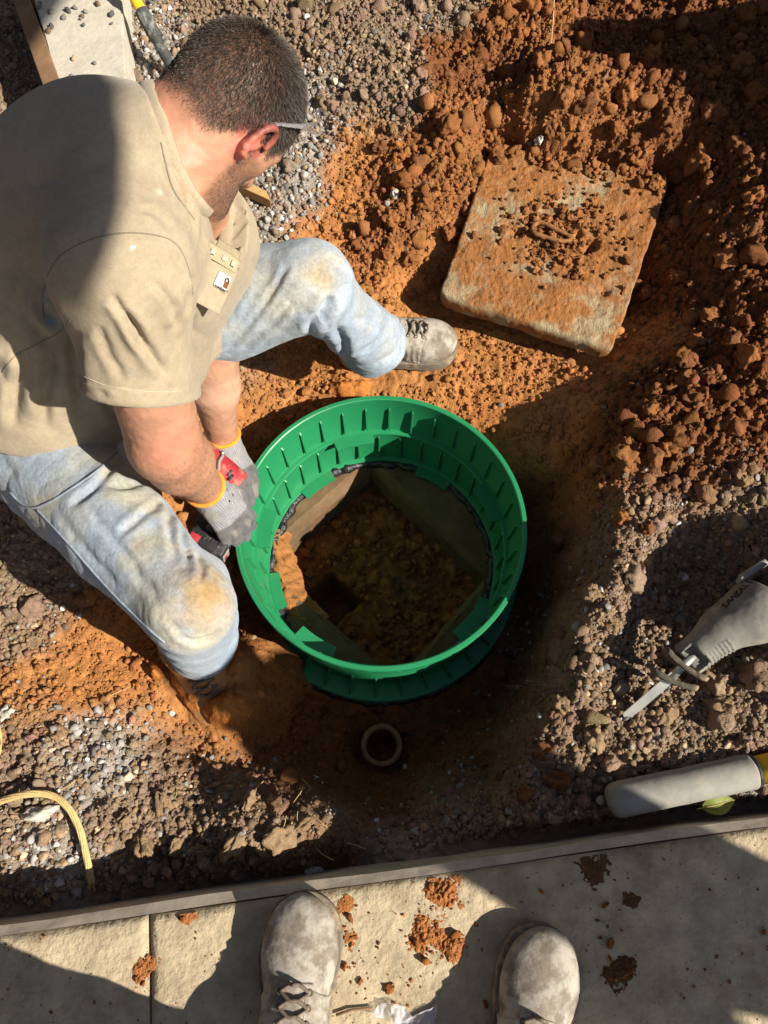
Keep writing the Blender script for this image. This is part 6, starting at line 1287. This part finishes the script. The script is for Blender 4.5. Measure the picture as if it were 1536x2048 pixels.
V, Fq = tube([lf0+lx*L_*s+np.array([0, 0, .0052+.006*math.sin(s*5)]) for s in np.linspace(-.12, 1, 18)], np.linspace(.0009, .0003, 18), 5); mesh('leaf_vein', V, Fq, M['straw'], lfo)
def wrapper(uvq, lab, seed, hgt):
    A, B, C_, D = [P(u, v, .003) for u, v in uvq]; n = 28; S = np.linspace(0, 1, n)[:, None, None]; T = np.linspace(0, 1, n)[None, :, None]; G = ((A*(1-S)+B*S)*(1-T)+(D*(1-S)+C_*S)*T).reshape(-1, 3)
    G[:, 2] += hgt*(np.abs(noise(G, 26, seed))+.6*np.abs(noise(G, 60, seed+9))); G[:, :2] += .004*np.column_stack([noise(G, 40, seed), noise(G, 40, seed+4)]); I = np.arange(n*n).reshape(n, n); Q = np.stack([I[:-1, :-1], I[1:, :-1], I[1:, 1:], I[:-1, 1:]], -1).reshape(-1, 4)
    tag(mesh('plastic_wrapper', G, Q, M['film'], smooth=False), lab, 'wrapper')
wrapper([(742,2030),(760,2006),(812,2008),(835,2056)], 'crumpled clear wrapper lying between the two boots', 3, .022)
wrapper([(800,2044),(842,2020),(872,2012),(870,2052)], 'torn strip of clear film beside the crumpled wrapper', 8, .018)
V, Fq = tube([P(672, 2030, .006), P(702, 2020, .006), P(744, 2016, .006)], .0022, 6); tag(mesh('twig', V, Fq, M['wood']), 'thin dark twig on the slab beside the lace of the boot', 'twig')

# ------------------------------------------------------------------ figures out of view at the right; the farther one is added for shade
def bystander(x, y, z, lab, turn=0.0):
    o = np.array([x, y, z]); e = thing('person', lab, 'person', o); ct, st = math.cos(turn), math.sin(turn); R = np.array([[ct, -st, 0], [st, ct, 0], [0, 0, 1.]]); w = lambda *q: o+R@np.array(q)
    figure(e, [w(-.09, 0, .93), w(.09, 0, .93)], [w(-.05, -.02, .09), w(.06, .03, .09)], [w(-.19, 0, 1.42), w(.19, 0, 1.42)], w(0, .02, 1.66), [w(-.22, .04, .90), w(.22, .04, .90)], [w(-.24, -.02, 1.13), w(.24, -.02, 1.13)], .014)
    for s in (-.06, .06): put_boot(e, w(s, -.08, 0), w(s*1.1, .21, 0))
bystander(1.74, -.765, 0.0, 'second worker standing at the right beyond the picture, shadow across the slab', math.radians(-15))
# a tarpaulin added out of view: its lower edge is shaped to shade the man's back
nv = np.array([.438, .899, 0]); wv_ = np.cross(np.array(SDIR), nv); wv_ = wv_ if wv_[2] > 0 else -wv_
tp_ = lambda n_, b_, s_: nv*n_+wv_*b_+np.array(SDIR)*s_
low = spline([(.338, .872, 0), (.36, .905, 0), (.43, .932, 0), (.54, .962, 0), (.62, 1.005, 0), (.80, 1.03, 0), (1.1, 1.04, 0), (1.36, 1.07, 0), (1.7, 1.10, 0)], 50)[:, :2]
Vt = []
for n_, b_ in low:
    b0_ = tp_(n_, b_, 2.7)
    for k in range(9): Vt.append(b0_+np.array([0, 0, 1.0])*k/8*(3.6-b0_[2])+np.array(SDIR)*(.05*math.sin(n_*14)*(k/8)))
Vt = np.array(Vt); I = np.arange(450).reshape(50, 9); Q = np.stack([I[:-1, :-1], I[1:, :-1], I[1:, 1:], I[:-1, 1:]], -1).reshape(-1, 4)
occ_sheet = thing('shade_sheet', 'tarpaulin hanging from a line beyond the right edge of the picture', 'shade_sheet', Vt.mean(0)); V2 = np.concatenate([Vt, Vt+np.array(SDIR)*.004])
mesh('sheet', V2, np.concatenate([Q, Q[:, ::-1]+450]), M['cloth'], occ_sheet); V, Fq = tube([Vt[8]+nv*k for k in (-2.5, 0, 1.4, 4)], .006, 6); mesh('line', V, Fq, M['straw'], occ_sheet)
# plastic barrel added out of view to shade the ground behind the saw
bk = np.array([1.36, .13, .0]); bk[2] = float(h_at(bk[:2])[0])-.02; bt_ = thing('shade_drum', 'black plastic barrel added out of view to shade the ground behind the saw', 'shade_drum', bk)
V, Fq = lathe([(.0, 0), (.135, 0), (.145, .02), (.15, .20), (.155, .21), (.15, .22), (.15, .42), (.155, .43), (.15, .44), (.148, .46), (.140, .48), (.0, .48)][::-1], 48, closed=False); mesh('drum', V+bk, Fq, M['black'], bt_)
V, Fq = lathe([(.138, .482), (.146, .482), (.146, .494), (.138, .494)], 48); mesh('rim', V+bk, Fq, M['mudsteel'], bt_)
bystander(2.34, -1.28, 0.0, 'standing figure added farther right out of view, to shade the slab corner', math.radians(20))  # added figure, its shadow darkens the slab's right corner
# dark boarded screens added out of view to cut the open sky over the dig
def siding(name, a, b, h, lab, cat, material, step=.2):
    a = np.array([*a, 0.]); b = np.array([*b, 0.]); d = nrm(b-a); n_ = np.array([-d[1], d[0], 0]); L_ = np.linalg.norm(b-a); e = thing(name, lab, cat, (a+b)/2)
    Vb, Fb = box((0, 0, 0), (L_, .022, step*.97), np.column_stack([d, n_, [0, 0, 1]]), .003, 1); first_ = None
    for k in range(int(h/step)):
        z = -.15+step*(k+.5); 
        if first_ is None: first_ = mesh('board', Vb, Fb, material, e, smooth=False, local=True); o = first_
        else: o = dup(first_, e)
        o.location = (0, 0, z)
    V, Fq = box((a+b)/2-n_*.06+np.array([0, 0, h/2-.2]), (L_, .08, h), np.column_stack([d, n_, [0, 0, 1]]), .0); mesh('backing', V, Fq, material, e, smooth=False)
siding('sky_screen_left', (-2.1, 4.2), (-2.1, -2.5), 3.2, 'dark boarded screen added beyond the left edge to block open sky', 'wall', M['darkboard'])
siding('sky_screen_far', (4.5, 3.9), (-2.0, 3.9), 2.6, 'dark boarded screen added beyond the top edge to block open sky', 'fence', M['darkboard'])
